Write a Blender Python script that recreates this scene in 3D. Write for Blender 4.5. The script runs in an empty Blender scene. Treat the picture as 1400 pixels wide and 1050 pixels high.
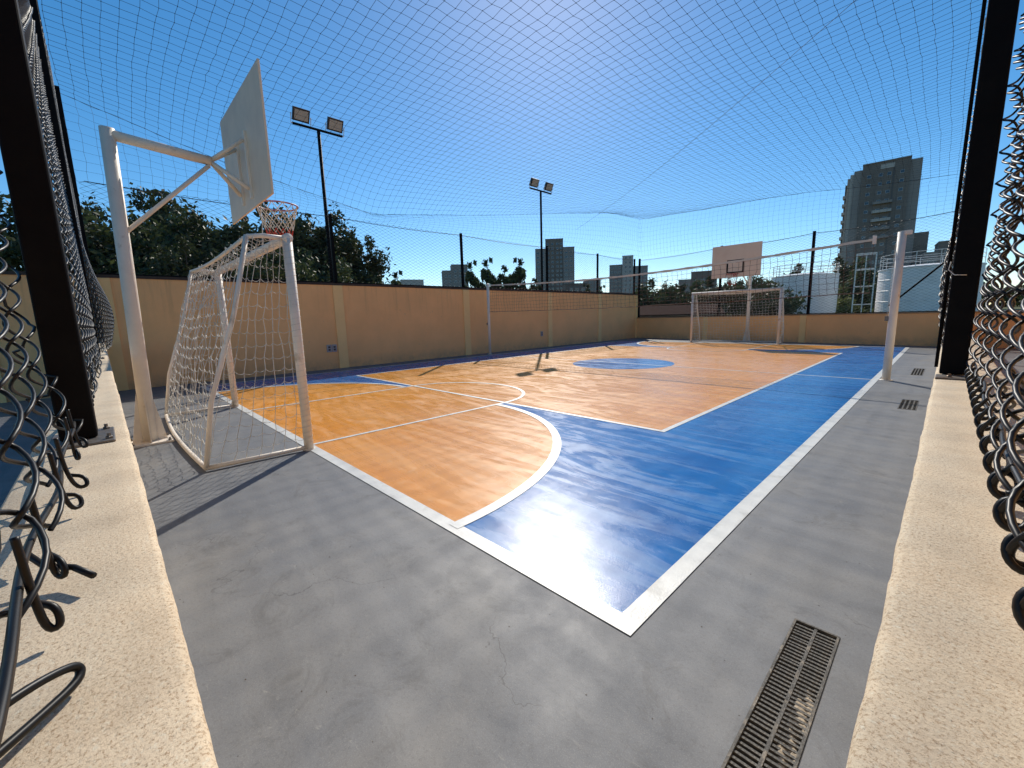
import bpy, math, random
import numpy as np
from mathutils import Vector, Matrix
random.seed(7); rng = np.random.default_rng(7)
scene = bpy.context.scene
R = math.radians
PI = math.pi
# ------------------------------------------------------------------ camera
cam_d = bpy.data.cameras.new('camera'); cam = bpy.data.objects.new('camera', cam_d)
scene.collection.objects.link(cam); scene.camera = cam
YAW, PITCH, ROLL, FPX = 0.80364, 0.15699, -0.02761, 573.2
Fv = Vector((-math.sin(YAW)*math.cos(PITCH), math.cos(YAW)*math.cos(PITCH), -math.sin(PITCH)))
r0 = Vector((math.cos(YAW), math.sin(YAW), 0)); u0 = r0.cross(Fv)
rv = r0*math.cos(ROLL)+u0*math.sin(ROLL); uv = -r0*math.sin(ROLL)+u0*math.cos(ROLL)
cam.matrix_world = Matrix(((rv.x, uv.x, -Fv.x, 0), (rv.y, uv.y, -Fv.y, 0), (rv.z, uv.z, -Fv.z, 1.25), (0, 0, 0, 1)))
cam_d.sensor_fit = 'HORIZONTAL'; cam_d.sensor_width = 36; cam_d.lens = 36*FPX/1400
cam_d.clip_start = 0.02; cam_d.clip_end = 6000
# ------------------------------------------------------------------ sky, sun, exposure
SUN_AZ, SUN_EL = R(-40.5), R(37.5)          # compass style, clockwise from +Y
w = bpy.data.worlds.new('World'); scene.world = w; w.use_nodes = True
nt = w.node_tree; nt.nodes.clear()
sky = nt.nodes.new('ShaderNodeTexSky'); sky.sky_type = 'NISHITA'; sky.sun_disc = False
sky.sun_elevation = SUN_EL; sky.sun_rotation = SUN_AZ
sky.altitude = 1800; sky.air_density = 1.0; sky.dust_density = 0.6; sky.ozone_density = 1.6
bg = nt.nodes.new('ShaderNodeBackground'); bg.inputs[1].default_value = 0.122
ow = nt.nodes.new('ShaderNodeOutputWorld')
hs = nt.nodes.new('ShaderNodeHueSaturation'); hs.inputs['Saturation'].default_value = 1.36; hs.inputs['Hue'].default_value = .494
nt.links.new(sky.outputs[0], hs.inputs['Color']); nt.links.new(hs.outputs[0], bg.inputs[0]); nt.links.new(bg.outputs[0], ow.inputs[0])
sd = bpy.data.lights.new('sun', 'SUN'); sd.energy = 4.0; sd.angle = R(0.5); sd.color = (1, .935, .83)
sun = bpy.data.objects.new('sun', sd); scene.collection.objects.link(sun)
sv = Vector((math.sin(SUN_AZ)*math.cos(SUN_EL), math.cos(SUN_AZ)*math.cos(SUN_EL), math.sin(SUN_EL)))
sun.rotation_euler = sv.to_track_quat('Z', 'Y').to_euler(); sun.location = (-20, 25, 30)
scene.view_settings.view_transform = 'Standard'; scene.view_settings.look = 'None'
scene.view_settings.exposure = 0.18; scene.view_settings.gamma = 1.0
scene.view_settings.use_curve_mapping = False

# ------------------------------------------------------------------ materials
def mat(name, color, rough=.6, metal=0., noise=0., nscale=6., bump=0., bscale=60., spec=.5, dirt=None, dscale=1.5, dlo=.5, dhi=.7, streak=None, col2=None):
    m = bpy.data.materials.new(name); m.use_nodes = True
    N = m.node_tree.nodes; L = m.node_tree.links; b = N['Principled BSDF']
    b.inputs['Roughness'].default_value = rough; b.inputs['Metallic'].default_value = metal
    b.inputs['Specular IOR Level'].default_value = spec
    tc = N.new('ShaderNodeTexCoord'); co = tc.outputs['Object']
    if streak:
        mp = N.new('ShaderNodeMapping'); mp.inputs['Scale'].default_value = streak; L.new(co, mp.inputs[0]); co2 = mp.outputs[0]
    else: co2 = co
    out = None
    c = (*color, 1)
    n = N.new('ShaderNodeTexNoise'); n.inputs['Scale'].default_value = nscale; n.inputs['Detail'].default_value = 8; n.inputs['Roughness'].default_value = .65
    L.new(co2, n.inputs[0])
    mr = N.new('ShaderNodeMapRange'); mr.inputs[1].default_value = .3; mr.inputs[2].default_value = .7
    L.new(n.outputs[0], mr.inputs[0])
    mx = N.new('ShaderNodeMix'); mx.data_type = 'RGBA'
    lo = tuple(x*(1-noise) for x in color); hi = tuple(min(1, x*(1+noise)) for x in color) if col2 is None else col2
    mx.inputs[6].default_value = (*lo, 1); mx.inputs[7].default_value = (*hi, 1)
    L.new(mr.outputs[0], mx.inputs[0]); out = mx.outputs[2]
    if dirt:
        n2 = N.new('ShaderNodeTexNoise'); n2.inputs['Scale'].default_value = dscale; n2.inputs['Detail'].default_value = 9; n2.inputs['Roughness'].default_value = .6
        L.new(co, n2.inputs[0])
        r2 = N.new('ShaderNodeMapRange'); r2.inputs[1].default_value = dlo; r2.inputs[2].default_value = dhi; L.new(n2.outputs[0], r2.inputs[0])
        m2 = N.new('ShaderNodeMix'); m2.data_type = 'RGBA'; L.new(r2.outputs[0], m2.inputs[0]); L.new(out, m2.inputs[6]); m2.inputs[7].default_value = (*dirt, 1)
        out = m2.outputs[2]
    L.new(out, b.inputs['Base Color'])
    if bump:
        nb = N.new('ShaderNodeTexNoise'); nb.inputs['Scale'].default_value = bscale; nb.inputs['Detail'].default_value = 6
        L.new(co, nb.inputs[0]); bp = N.new('ShaderNodeBump'); bp.inputs['Strength'].default_value = bump; bp.inputs['Distance'].default_value = .01
        L.new(nb.outputs[0], bp.inputs['Height']); L.new(bp.outputs[0], b.inputs['Normal'])
    return m

def nodeset(m):
    return m.node_tree.nodes, m.node_tree.links, m.node_tree.nodes['Principled BSDF']
def add_noise(N, L, co, scale, detail=6, rough=.6, dist=0.):
    n = N.new('ShaderNodeTexNoise'); n.inputs['Scale'].default_value = scale; n.inputs['Detail'].default_value = detail
    n.inputs['Roughness'].default_value = rough; n.inputs['Distortion'].default_value = dist; L.new(co, n.inputs[0]); return n.outputs[0]
def rng_node(N, L, v, a, b, c=0., d=1.):
    r = N.new('ShaderNodeMapRange'); r.inputs[1].default_value = a; r.inputs[2].default_value = b; r.inputs[3].default_value = c; r.inputs[4].default_value = d
    L.new(v, r.inputs[0]); return r.outputs[0]
def mixc(N, L, f, a, b, mode='MIX'):
    m = N.new('ShaderNodeMix'); m.data_type = 'RGBA'; m.blend_type = mode
    for s, v in ((0, f), (6, a), (7, b)):
        if hasattr(v, 'is_linked'): L.new(v, m.inputs[s])
        elif isinstance(v, tuple): m.inputs[s].default_value = (*v, 1)
        else: m.inputs[s].default_value = v
    return m.outputs[2]

def court_paint(name, col, dark, pale, palek, rlo, rhi):
    """rolled on epoxy paint: brush swirls, pale swirl stains with reflected glare painted in, hairline dents, uneven gloss"""
    m = bpy.data.materials.new(name); m.use_nodes = True; N, L, b = nodeset(m)
    tc = N.new('ShaderNodeTexCoord'); co = tc.outputs['Object']
    mp = N.new('ShaderNodeMapping'); mp.inputs['Scale'].default_value = (.5, 2.2, 1); mp.inputs['Rotation'].default_value = (0, 0, .5); L.new(co, mp.inputs[0])
    base = mixc(N, L, rng_node(N, L, add_noise(N, L, mp.outputs[0], 1.3, 8, .62, .6), .32, .68), dark, col)
    arcs = add_noise(N, L, mp.outputs[0], .9, 3, .5, 3.5)                                # wiped swirls
    a1 = rng_node(N, L, arcs, .48, .60); a2 = rng_node(N, L, arcs, .60, .74, 1, 0)
    mul = N.new('ShaderNodeMath'); mul.operation = 'MULTIPLY'; L.new(a1, mul.inputs[0]); L.new(a2, mul.inputs[1])
    fine = rng_node(N, L, add_noise(N, L, co, 9, 9, .75), .36, .72)
    m3 = N.new('ShaderNodeMath'); m3.operation = 'MULTIPLY'; L.new(mul.outputs[0], m3.inputs[0]); L.new(fine, m3.inputs[1])
    big = rng_node(N, L, add_noise(N, L, co, .55, 4, .6, .8), .42, .72)
    m4 = N.new('ShaderNodeMath'); m4.operation = 'MULTIPLY'; m4.inputs[1].default_value = .45; L.new(big, m4.inputs[0])
    mxx = N.new('ShaderNodeMath'); mxx.operation = 'MAXIMUM'; L.new(m3.outputs[0], mxx.inputs[0]); L.new(m4.outputs[0], mxx.inputs[1])
    sc = N.new('ShaderNodeMath'); sc.operation = 'MULTIPLY'; sc.inputs[1].default_value = palek; L.new(mxx.outputs[0], sc.inputs[0])
    c = mixc(N, L, sc.outputs[0], base, pale)  # pale: dried swirl stains plus glare haze, put into the colour
    sp = rng_node(N, L, add_noise(N, L, co, 45, 4, .7), .68, .74, 0, .5)
    c = mixc(N, L, sp, c, tuple(x*.55 for x in dark))
    sf = N.new('ShaderNodeTexNoise'); sf.inputs['Scale'].default_value = 3; sf.inputs['Detail'].default_value = 4; sf.inputs['Distortion'].default_value = 2.5
    mq = N.new('ShaderNodeMapping'); mq.inputs['Scale'].default_value = (6, .8, 1); mq.inputs['Rotation'].default_value = (0, 0, -.9); L.new(co, mq.inputs[0]); L.new(mq.outputs[0], sf.inputs[0])
    c = mixc(N, L, rng_node(N, L, sf.outputs[0], .69, .73, 0, .35), c, pale)
    L.new(c, b.inputs['Base Color'])
    rr0 = rng_node(N, L, add_noise(N, L, mp.outputs[0], 2.2, 9, .75, 1.5), .3, .7, rlo, rhi)
    ra = N.new('ShaderNodeMath'); ra.operation = 'MULTIPLY_ADD'; ra.inputs[1].default_value = .10; L.new(mul.outputs[0], ra.inputs[0]); L.new(rr0, ra.inputs[2]); rr = ra.outputs[0]
    L.new(rr, b.inputs['Roughness']); b.inputs['Specular IOR Level'].default_value = .245
    bp = N.new('ShaderNodeBump'); bp.inputs['Strength'].default_value = .35; bp.inputs['Distance'].default_value = .004
    hh = mixc(N, L, .5, mixc(N, L, 0., add_noise(N, L, co, 7, 5, .6), (0., 0., 0.)), mixc(N, L, 0., add_noise(N, L, co, 160, 4, .6), (0., 0., 0.)))
    L.new(hh, bp.inputs['Height']); L.new(bp.outputs[0], b.inputs['Normal'])
    return m

ORANGE = court_paint('orange_court_paint', (.78, .33, .05), (.72, .26, .012), (.86, .54, .30), .60, .17, .36)
BLUE = court_paint('blue_court_paint', (.004, .155, .46), (.002, .10, .35), (.20, .42, .66), .42, .14, .34)
LINE = mat('white_line_paint', (.68, .68, .64), .42, noise=.1, nscale=8, bump=.15, bscale=120, dirt=(.42, .40, .34), dscale=5, dlo=.56, dhi=.8)

def floor_mat():
    m = bpy.data.materials.new('grey_painted_concrete'); m.use_nodes = True; N, L, b = nodeset(m)
    tc = N.new('ShaderNodeTexCoord'); co = tc.outputs['Object']
    mp = N.new('ShaderNodeMapping'); mp.inputs['Scale'].default_value = (.7, 1.8, 1); mp.inputs['Rotation'].default_value = (0, 0, -.5); L.new(co, mp.inputs[0])
    c = mixc(N, L, rng_node(N, L, add_noise(N, L, mp.outputs[0], 1.6, 8, .65, .4), .3, .7), (.112, .121, .136), (.185, .190, .197))
    c = mixc(N, L, rng_node(N, L, add_noise(N, L, co, .9, 6, .6, .5), .5, .72, 0, .45), c, (.25, .23, .195))
    c = mixc(N, L, rng_node(N, L, add_noise(N, L, co, 75, 8, .85), .50, .68, 0, .55), c, (.065, .064, .062))
    c = mixc(N, L, rng_node(N, L, add_noise(N, L, co, 240, 3, .7), .52, .66, 0, .5), c, (.27, .265, .255))
    c = mixc(N, L, rng_node(N, L, add_noise(N, L, co, 22, 3, .6), .74, .78, 0, .7), c, (.42, .41, .38))
    c = mixc(N, L, rng_node(N, L, add_noise(N, L, co, 3.2, 10, .8, 1.2), .53, .66, 0, .5), c, (.075, .073, .070))
    c = mixc(N, L, rng_node(N, L, add_noise(N, L, mp.outputs[0], 9, 8, .8, 2), .60, .66, 0, .35), c, (.33, .32, .29))
    # hairline cracks
    v = N.new('ShaderNodeTexVoronoi'); v.feature = 'DISTANCE_TO_EDGE'; v.inputs['Scale'].default_value = .75
    wn = N.new('ShaderNodeTexNoise'); wn.inputs['Scale'].default_value = 2.5; wn.inputs['Detail'].default_value = 8; L.new(co, wn.inputs[0])
    ad = N.new('ShaderNodeVectorMath'); ad.operation = 'ADD'; L.new(co, ad.inputs[0]); L.new(wn.outputs[1], ad.inputs[1]); L.new(ad.outputs[0], v.inputs['Vector'])
    cr = rng_node(N, L, v.outputs['Distance'], .0, .0035, 1, 0)
    gate = rng_node(N, L, add_noise(N, L, co, .9, 2, .5), .54, .6, 0, .7)
    mm = N.new('ShaderNodeMath'); mm.operation = 'MULTIPLY'; L.new(cr, mm.inputs[0]); L.new(gate, mm.inputs[1])
    c = mixc(N, L, mm.outputs[0], c, (.05, .048, .045))
    L.new(c, b.inputs['Base Color'])
    L.new(rng_node(N, L, add_noise(N, L, co, 2.3, 7, .7), .3, .7, .52, .74), b.inputs['Roughness'])
    bp = N.new('ShaderNodeBump'); bp.inputs['Strength'].default_value = .16; bp.inputs['Distance'].default_value = .003
    L.new(add_noise(N, L, co, 170, 7, .8), bp.inputs['Height']); L.new(bp.outputs[0], b.inputs['Normal'])
    return m
FLOOR = floor_mat()

def coping_mat():
    m = bpy.data.materials.new('speckled_sand_render'); m.use_nodes = True; N, L, b = nodeset(m)
    tc = N.new('ShaderNodeTexCoord'); co = tc.outputs['Object']
    c = mixc(N, L, rng_node(N, L, add_noise(N, L, co, 9, 8, .7), .35, .7), (.74, .59, .41), (.84, .71, .52))
    g1 = rng_node(N, L, add_noise(N, L, co, 340, 6, .85), .51, .59, 0, .9)
    c = mixc(N, L, g1, c, (.40, .26, .15))
    g2 = rng_node(N, L, add_noise(N, L, co, 240, 4, .7), .56, .66, 0, .8)
    c = mixc(N, L, g2, c, (.82, .74, .58))
    blot = rng_node(N, L, add_noise(N, L, co, 8, 9, .75), .50, .75, 0, .5)
    c = mixc(N, L, blot, c, (.40, .31, .21))
    dk = rng_node(N, L, add_noise(N, L, co, 180, 6, .9), .58, .64, 0, .85)
    c = mixc(N, L, dk, c, (.16, .11, .07))
    L.new(c, b.inputs['Base Color']); b.inputs['Roughness'].default_value = .85; b.inputs['Specular IOR Level'].default_value = .25
    bp = N.new('ShaderNodeBump'); bp.inputs['Strength'].default_value = .55; bp.inputs['Distance'].default_value = .0025
    L.new(add_noise(N, L, co, 300, 7, .8), bp.inputs['Height']); L.new(bp.outputs[0], b.inputs['Normal'])
    return m
COPING = coping_mat()
WALL = mat('ochre_wall_render', (.90, .50, .22), .9, noise=.07, nscale=1.2, bump=.35, bscale=160, spec=.2, dirt=(.80, .46, .21), dscale=.8, dlo=.52, dhi=.85)
def weather(m, foot, top):
    N, L, b = nodeset(m); tc = N.new('ShaderNodeTexCoord'); lk = b.inputs['Base Color'].links[0].from_socket
    geo = N.new('ShaderNodeNewGeometry'); sx = N.new('ShaderNodeSeparateXYZ'); L.new(geo.outputs['Position'], sx.inputs[0])
    mp = N.new('ShaderNodeMapping'); mp.inputs['Scale'].default_value = (5, 5, .35); L.new(tc.outputs['Object'], mp.inputs[0])
    st = rng_node(N, L, add_noise(N, L, mp.outputs[0], 1.6, 8, .7), .52, .72, 0, .55)
    hi = rng_node(N, L, sx.outputs[2], top-1.1, top, 0, 1); mu = N.new('ShaderNodeMath'); mu.operation = 'MULTIPLY'; L.new(st, mu.inputs[0]); L.new(hi, mu.inputs[1])
    c = mixc(N, L, mu.outputs[0], lk, (.40, .24, .12))
    sp = rng_node(N, L, add_noise(N, L, tc.outputs['Object'], 4, 9, .8), .35, .7, .0, .9)
    lo = rng_node(N, L, sx.outputs[2], 0, foot, 1, 0); mv = N.new('ShaderNodeMath'); mv.operation = 'MULTIPLY'; L.new(sp, mv.inputs[0]); L.new(lo, mv.inputs[1])
    c = mixc(N, L, mv.outputs[0], c, (.34, .25, .17))
    mk = rng_node(N, L, add_noise(N, L, tc.outputs['Object'], 7, 3, .5), .70, .73, 0, .3)
    c = mixc(N, L, mk, c, (.45, .33, .22))
    L.new(c, b.inputs['Base Color'])
weather(WALL, .35, 2.25)
PILASTER = mat('yellow_ochre_pilaster_render', (.90, .60, .27), .9, noise=.06, nscale=2, bump=.3, bscale=160, spec=.2)
BLACK = mat('black_satin_paint', (.005, .005, .006), .6, noise=.25, nscale=9, spec=.08, dirt=(.009, .009, .009), dscale=7, dlo=.55, dhi=.8)
WIRE = mat('dark_coated_wire', (.007, .006, .005), .42, metal=0, noise=.3, nscale=40, spec=.34, dirt=(.022, .016, .010), dscale=25, dlo=.6, dhi=.75)
WIREFAR = mat('dark_fence_wire', (.03, .03, .032), .5, metal=.3, noise=.2, nscale=3)
TWINE = mat('black_net_twine', (.015, .018, .025), .8, noise=.2, nscale=3)
STEELW = mat('chalky_white_steel', (.80, .71, .60), .55, noise=.08, nscale=4, bump=.08, bscale=40, dirt=(.38, .27, .17), dscale=6, dlo=.60, dhi=.78)
BOARDM = mat('cream_backboard_panel', (.82, .62, .44), .5, noise=.06, nscale=1.2, streak=(5, 5, .4), dirt=(.68, .50, .36), dscale=1.4, dlo=.5, dhi=.75)
BOARD2 = mat('peach_backboard_panel', (.84, .64, .47), .5, noise=.05, nscale=1.2, dirt=(.74, .50, .34), dscale=2, dlo=.5, dhi=.8)
PLATE = mat('galvanised_base_plate', (.20, .18, .16), .5, metal=.6, noise=.25, nscale=14, bump=.2, bscale=70, dirt=(.16, .085, .04), dscale=12, dlo=.5, dhi=.7)
NETW = mat('white_goal_twine', (.66, .63, .56), .85, noise=.12, nscale=5, dirt=(.42, .37, .30), dscale=3, dlo=.5, dhi=.7)
NETV = mat('brown_volleyball_twine', (.13, .065, .045), .85, noise=.2, nscale=6)
TAPE = mat('off_white_net_tape', (.66, .61, .52), .8, noise=.12, nscale=5, bump=.4, bscale=30, dirt=(.45, .37, .28), dscale=5, dlo=.5, dhi=.8)
RED = mat('faded_red_paint', (.45, .06, .04), .55, noise=.2, nscale=9)
RIM = mat('faded_violet_rim_paint', (.28, .10, .18), .5, noise=.3, nscale=8, dirt=(.5, .45, .45), dscale=9, dlo=.5, dhi=.6)
REDT = mat('red_net_twine', (.50, .05, .03), .85, noise=.2, nscale=9)
IRON = mat('worn_cast_iron', (.085, .08, .072), .6, metal=.4, noise=.4, nscale=25, bump=.3, bscale=140, dirt=(.26, .22, .17), dscale=18, dlo=.5, dhi=.7)
PIT = mat('dark_drain_channel', (.02, .017, .013), .9, noise=.5, nscale=20, dirt=(.10, .07, .03), dscale=14, dlo=.55, dhi=.65)
LAMPBODY = mat('black_lamp_housing', (.02, .02, .022), .45, noise=.2, nscale=10)
LENS = mat('pale_led_lens', (.42, .40, .35), .25, noise=.2, nscale=60, streak=(20, 20, 20))
PLASTIC = mat('grey_socket_plastic', (.34, .34, .36), .5, noise=.1, nscale=9)
DARKP = mat('dark_socket_hole', (.03, .03, .035), .6, noise=.2, nscale=9)
TANK = mat('white_tank_panels', (.84, .80, .77), .5, noise=.06, nscale=.5, dirt=(.68, .65, .61), dscale=.7, dlo=.5, dhi=.8, bump=.1, bscale=3)
GALV = mat('pale_galvanised_tube', (.72, .69, .64), .5, metal=.2, noise=.1, nscale=2)
CONC_D = mat('grey_tower_render', (.21, .175, .15), .9, noise=.07, nscale=.15, dirt=(.14, .115, .098), dscale=.12, dlo=.5, dhi=.75, spec=.2)
CONC_M = mat('mid_grey_tower_render', (.30, .265, .24), .9, noise=.06, nscale=.15, dirt=(.24, .215, .20), dscale=.12, dlo=.5, dhi=.75, spec=.2)
CONC_L = mat('pale_tower_render', (.50, .45, .40), .9, noise=.06, nscale=.2, dirt=(.42, .40, .39), dscale=.15, dlo=.5, dhi=.75, spec=.2)
GLASS = mat('dark_window_glass', (.03, .035, .045), .12, noise=.3, nscale=.3, spec=.8)
FRAME = mat('pale_window_frame', (.50, .50, .50), .6, noise=.1, nscale=2)
ROOFR = mat('brown_red_roof', (.055, .022, .015), .95, spec=.05, noise=.25, nscale=1.3, streak=(3, .4, 1))
BARK = mat('grey_brown_bark', (.10, .07, .05), .9, noise=.35, nscale=6, bump=.6, bscale=20)
GROUND = mat('dry_grassy_ground', (.10, .11, .045), .95, noise=.4, nscale=.12, dirt=(.19, .14, .09), dscale=.05, dlo=.5, dhi=.65, spec=.1, bump=.5, bscale=2)
def leaf_mat(name, c1, c2):
    m = bpy.data.materials.new(name); m.use_nodes = True; N, L, b = nodeset(m)
    oi = N.new('ShaderNodeObjectInfo'); tc = N.new('ShaderNodeTexCoord'); gm = N.new('ShaderNodeNewGeometry')
    c = mixc(N, L, rng_node(N, L, add_noise(N, L, tc.outputs['Object'], 1.3, 5, .7), .3, .7), c1, c2)
    c = mixc(N, L, rng_node(N, L, gm.outputs['Random Per Island'], 0, 1, 0, .5), c, tuple(x*1.6 for x in c2))
    L.new(c, b.inputs['Base Color']); b.inputs['Roughness'].default_value = .55; b.inputs['Specular IOR Level'].default_value = .35
    tr = N.new('ShaderNodeBsdfTranslucent'); L.new(c, tr.inputs[0]); mx = N.new('ShaderNodeMixShader'); mx.inputs[0].default_value = .25
    L.new(b.outputs[0], mx.inputs[1]); L.new(tr.outputs[0], mx.inputs[2]); L.new(mx.outputs[0], N['Material Output'].inputs[0])
    return m
LEAFD = leaf_mat('dark_green_leaves', (.022, .032, .012), (.05, .062, .022))
LEAFM = leaf_mat('mid_green_leaves', (.035, .055, .018), (.075, .09, .03))
LEAFO = leaf_mat('olive_green_leaves', (.09, .11, .025), (.16, .17, .05))

# ------------------------------------------------------------------ mesh helpers
COL = scene.collection
class MB:
    def __init__(s): s.V = []; s.F = []; s.n = 0
    def raw(s, V, F):
        V = np.asarray(V, float).reshape(-1, 3); s.V.append(V)
        for f in F: s.F.append(tuple(i+s.n for i in f))
        s.n += len(V)
    def box(s, a, b):
        x0, y0, z0 = a; x1, y1, z1 = b
        s.raw([(x0,y0,z0),(x1,y0,z0),(x1,y1,z0),(x0,y1,z0),(x0,y0,z1),(x1,y0,z1),(x1,y1,z1),(x0,y1,z1)],
              [(0,3,2,1),(4,5,6,7),(0,1,5,4),(1,2,6,5),(2,3,7,6),(3,0,4,7)])
        return s
    def obox(s, c, ax, ay, az):
        c, ax, ay, az = [np.array(v, float) for v in (c, ax, ay, az)]
        V = [c+sx*ax+sy*ay+sz*az for sz in (-1, 1) for sx, sy in ((-1,-1),(1,-1),(1,1),(-1,1))]
        s.raw(V, [(0,3,2,1),(4,5,6,7),(0,1,5,4),(1,2,6,5),(2,3,7,6),(3,0,4,7)]); return s
    def prism(s, poly, z0, z1):
        n = len(poly)
        V = [(x, y, z0) for x, y in poly]+[(x, y, z1) for x, y in poly]
        F = [tuple(range(n-1, -1, -1)), tuple(range(n, 2*n))]+[(i, (i+1) % n, n+(i+1) % n, n+i) for i in range(n)]
        s.raw(V, F); return s
    def tube(s, pts, r, n=8, closed=False, cap=True):
        P = np.asarray(pts, float); K = len(P)
        rr = np.full(K, r) if np.isscalar(r) else np.asarray(r, float)
        T = np.zeros_like(P)
        if closed: T = np.roll(P, -1, 0)-np.roll(P, 1, 0)
        else: T[1:-1] = P[2:]-P[:-2]; T[0] = P[1]-P[0]; T[-1] = P[-1]-P[-2]
        T /= np.linalg.norm(T, axis=1)[:, None]+1e-12
        up = np.array([0, 0, 1.]) if abs(T[0][2]) < .9 else np.array([1., 0, 0])
        u = np.cross(up, T[0]); u /= np.linalg.norm(u)
        V = []
        for i in range(K):
            u = u-T[i]*(u@T[i]); u /= np.linalg.norm(u)+1e-12; v = np.cross(T[i], u)
            for k in range(n):
                a = 2*PI*k/n; V.append(P[i]+rr[i]*(math.cos(a)*u+math.sin(a)*v))
        F = []
        for i in range(K if closed else K-1):
            j = (i+1) % K
            for k in range(n): F.append((i*n+k, i*n+(k+1) % n, j*n+(k+1) % n, j*n+k))
        if cap and not closed: F.append(tuple(range(n-1, -1, -1))); F.append(tuple((K-1)*n+k for k in range(n)))
        s.raw(V, F); return s
    def lathe(s, c, prof, n=32):
        V = []; F = []
        for r, z in prof:
            for k in range(n): a = 2*PI*k/n; V.append((c[0]+r*math.cos(a), c[1]+r*math.sin(a), c[2]+z))
        for i in range(len(prof)-1):
            for k in range(n): F.append((i*n+k, i*n+(k+1) % n, (i+1)*n+(k+1) % n, (i+1)*n+k))
        F.append(tuple(range(n-1, -1, -1))); F.append(tuple((len(prof)-1)*n+k for k in range(n)))
        s.raw(V, F); return s
    def build(s, name, m, parent=None, smooth=False):
        V = np.concatenate(s.V) if s.V else np.zeros((0, 3))
        if parent is not None: V = V-np.array(origin(parent))
        me = bpy.data.meshes.new(name); me.from_pydata(V.tolist(), [], s.F)
        return link(name, me, m, parent, smooth)
def chaikin(P, n=2):
    P = [np.array(p, float) for p in P]
    for _ in range(n):
        q = [P[0]]
        for a, b in zip(P[:-1], P[1:]): q += [a*.75+b*.25, a*.25+b*.75]
        P = q+[P[-1]]
    return P
def origin(o):
    p = Vector((0, 0, 0))
    while o is not None: p += o.location; o = o.parent
    return p
def link(name, me, m, parent=None, smooth=False):
    if smooth: me.polygons.foreach_set('use_smooth', [True]*len(me.polygons))
    if m is not None: me.materials.append(m)
    o = bpy.data.objects.new(name, me); COL.objects.link(o)
    if parent is not None: o.parent = parent
    return o
def fast(name, V, Q, m, parent=None, smooth=False):
    """V (n,3) float array, Q (m,4) int array"""
    if parent is not None: V = V-np.array(origin(parent))
    me = bpy.data.meshes.new(name)
    me.vertices.add(len(V)); me.vertices.foreach_set('co', np.ascontiguousarray(V, dtype=np.float32).ravel())
    me.loops.add(Q.size); me.loops.foreach_set('vertex_index', Q.astype(np.int32).ravel())
    me.polygons.add(len(Q)); me.polygons.foreach_set('loop_start', np.arange(0, Q.size, 4, dtype=np.int32))
    me.polygons.foreach_set('loop_total', np.full(len(Q), 4, dtype=np.int32))
    me.update(calc_edges=True); me.validate()
    return link(name, me, m, parent, smooth)
def polytubes(P, r, n=4):
    """P (M,K,3) polylines -> verts, quads"""
    P = np.asarray(P, float); M, K, _ = P.shape
    T = np.empty_like(P); T[:, 1:-1] = P[:, 2:]-P[:, :-2]; T[:, 0] = P[:, 1]-P[:, 0]; T[:, -1] = P[:, -1]-P[:, -2]
    T /= np.linalg.norm(T, axis=2, keepdims=True)+1e-12
    ref = np.broadcast_to(np.array([.31, .87, .21]), T.shape)
    u = np.cross(T, ref); u /= np.linalg.norm(u, axis=2, keepdims=True)+1e-12; v = np.cross(T, u)
    a = 2*PI*np.arange(n)/n
    V = P[:, :, None, :]+r*(np.cos(a)[None, None, :, None]*u[:, :, None, :]+np.sin(a)[None, None, :, None]*v[:, :, None, :])
    idx = np.arange(M*K*n).reshape(M, K, n)
    q = np.stack([idx[:, :-1, :], np.roll(idx, -1, 2)[:, :-1, :], np.roll(idx, -1, 2)[:, 1:, :], idx[:, 1:, :]], -1).reshape(-1, 4)
    return V.reshape(-1, 3), q
def join(parts):
    V = []; Q = []; n = 0
    for v, q in parts: V.append(v); Q.append(q+n); n += len(v)
    return np.concatenate(V), np.concatenate(Q)
def tag(o, label=None, cat=None, group=None, kind=None):
    if label: o['label'] = label
    if cat: o['category'] = cat
    if group: o['group'] = group
    if kind: o['kind'] = kind
    return o
def thing(name, loc, label, cat, group=None):
    o = bpy.data.objects.new(name, None); COL.objects.link(o); o.location = loc; o.empty_display_size = .3
    return tag(o, label, cat, group)
def copy_tree(o, parent=None):
    c = o.copy(); COL.objects.link(c); c.parent = parent
    for ch in list(o.children): copy_tree(ch, c)
    return c
def bevel(o, wd=.004, seg=2):
    b = o.modifiers.new('bevel', 'BEVEL'); b.width = wd; b.segments = seg; b.limit_method = 'ANGLE'; return o

# ------------------------------------------------------------------ ground and court
g = MB(); g.raw([(-2500, -2500, -.35), (2500, -2500, -.35), (2500, 2500, -.35), (-2500, 2500, -.35)], [(0, 1, 2, 3)])
tag(g.build('ground', GROUND), kind='structure')
DR = [(-.325, .55, -.175, 1.885), (-.34, 6.98, -.17, 7.72), (-.40, 10.65, -.235, 11.8)]      # drain openings x0,y0,x1,y1
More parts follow.
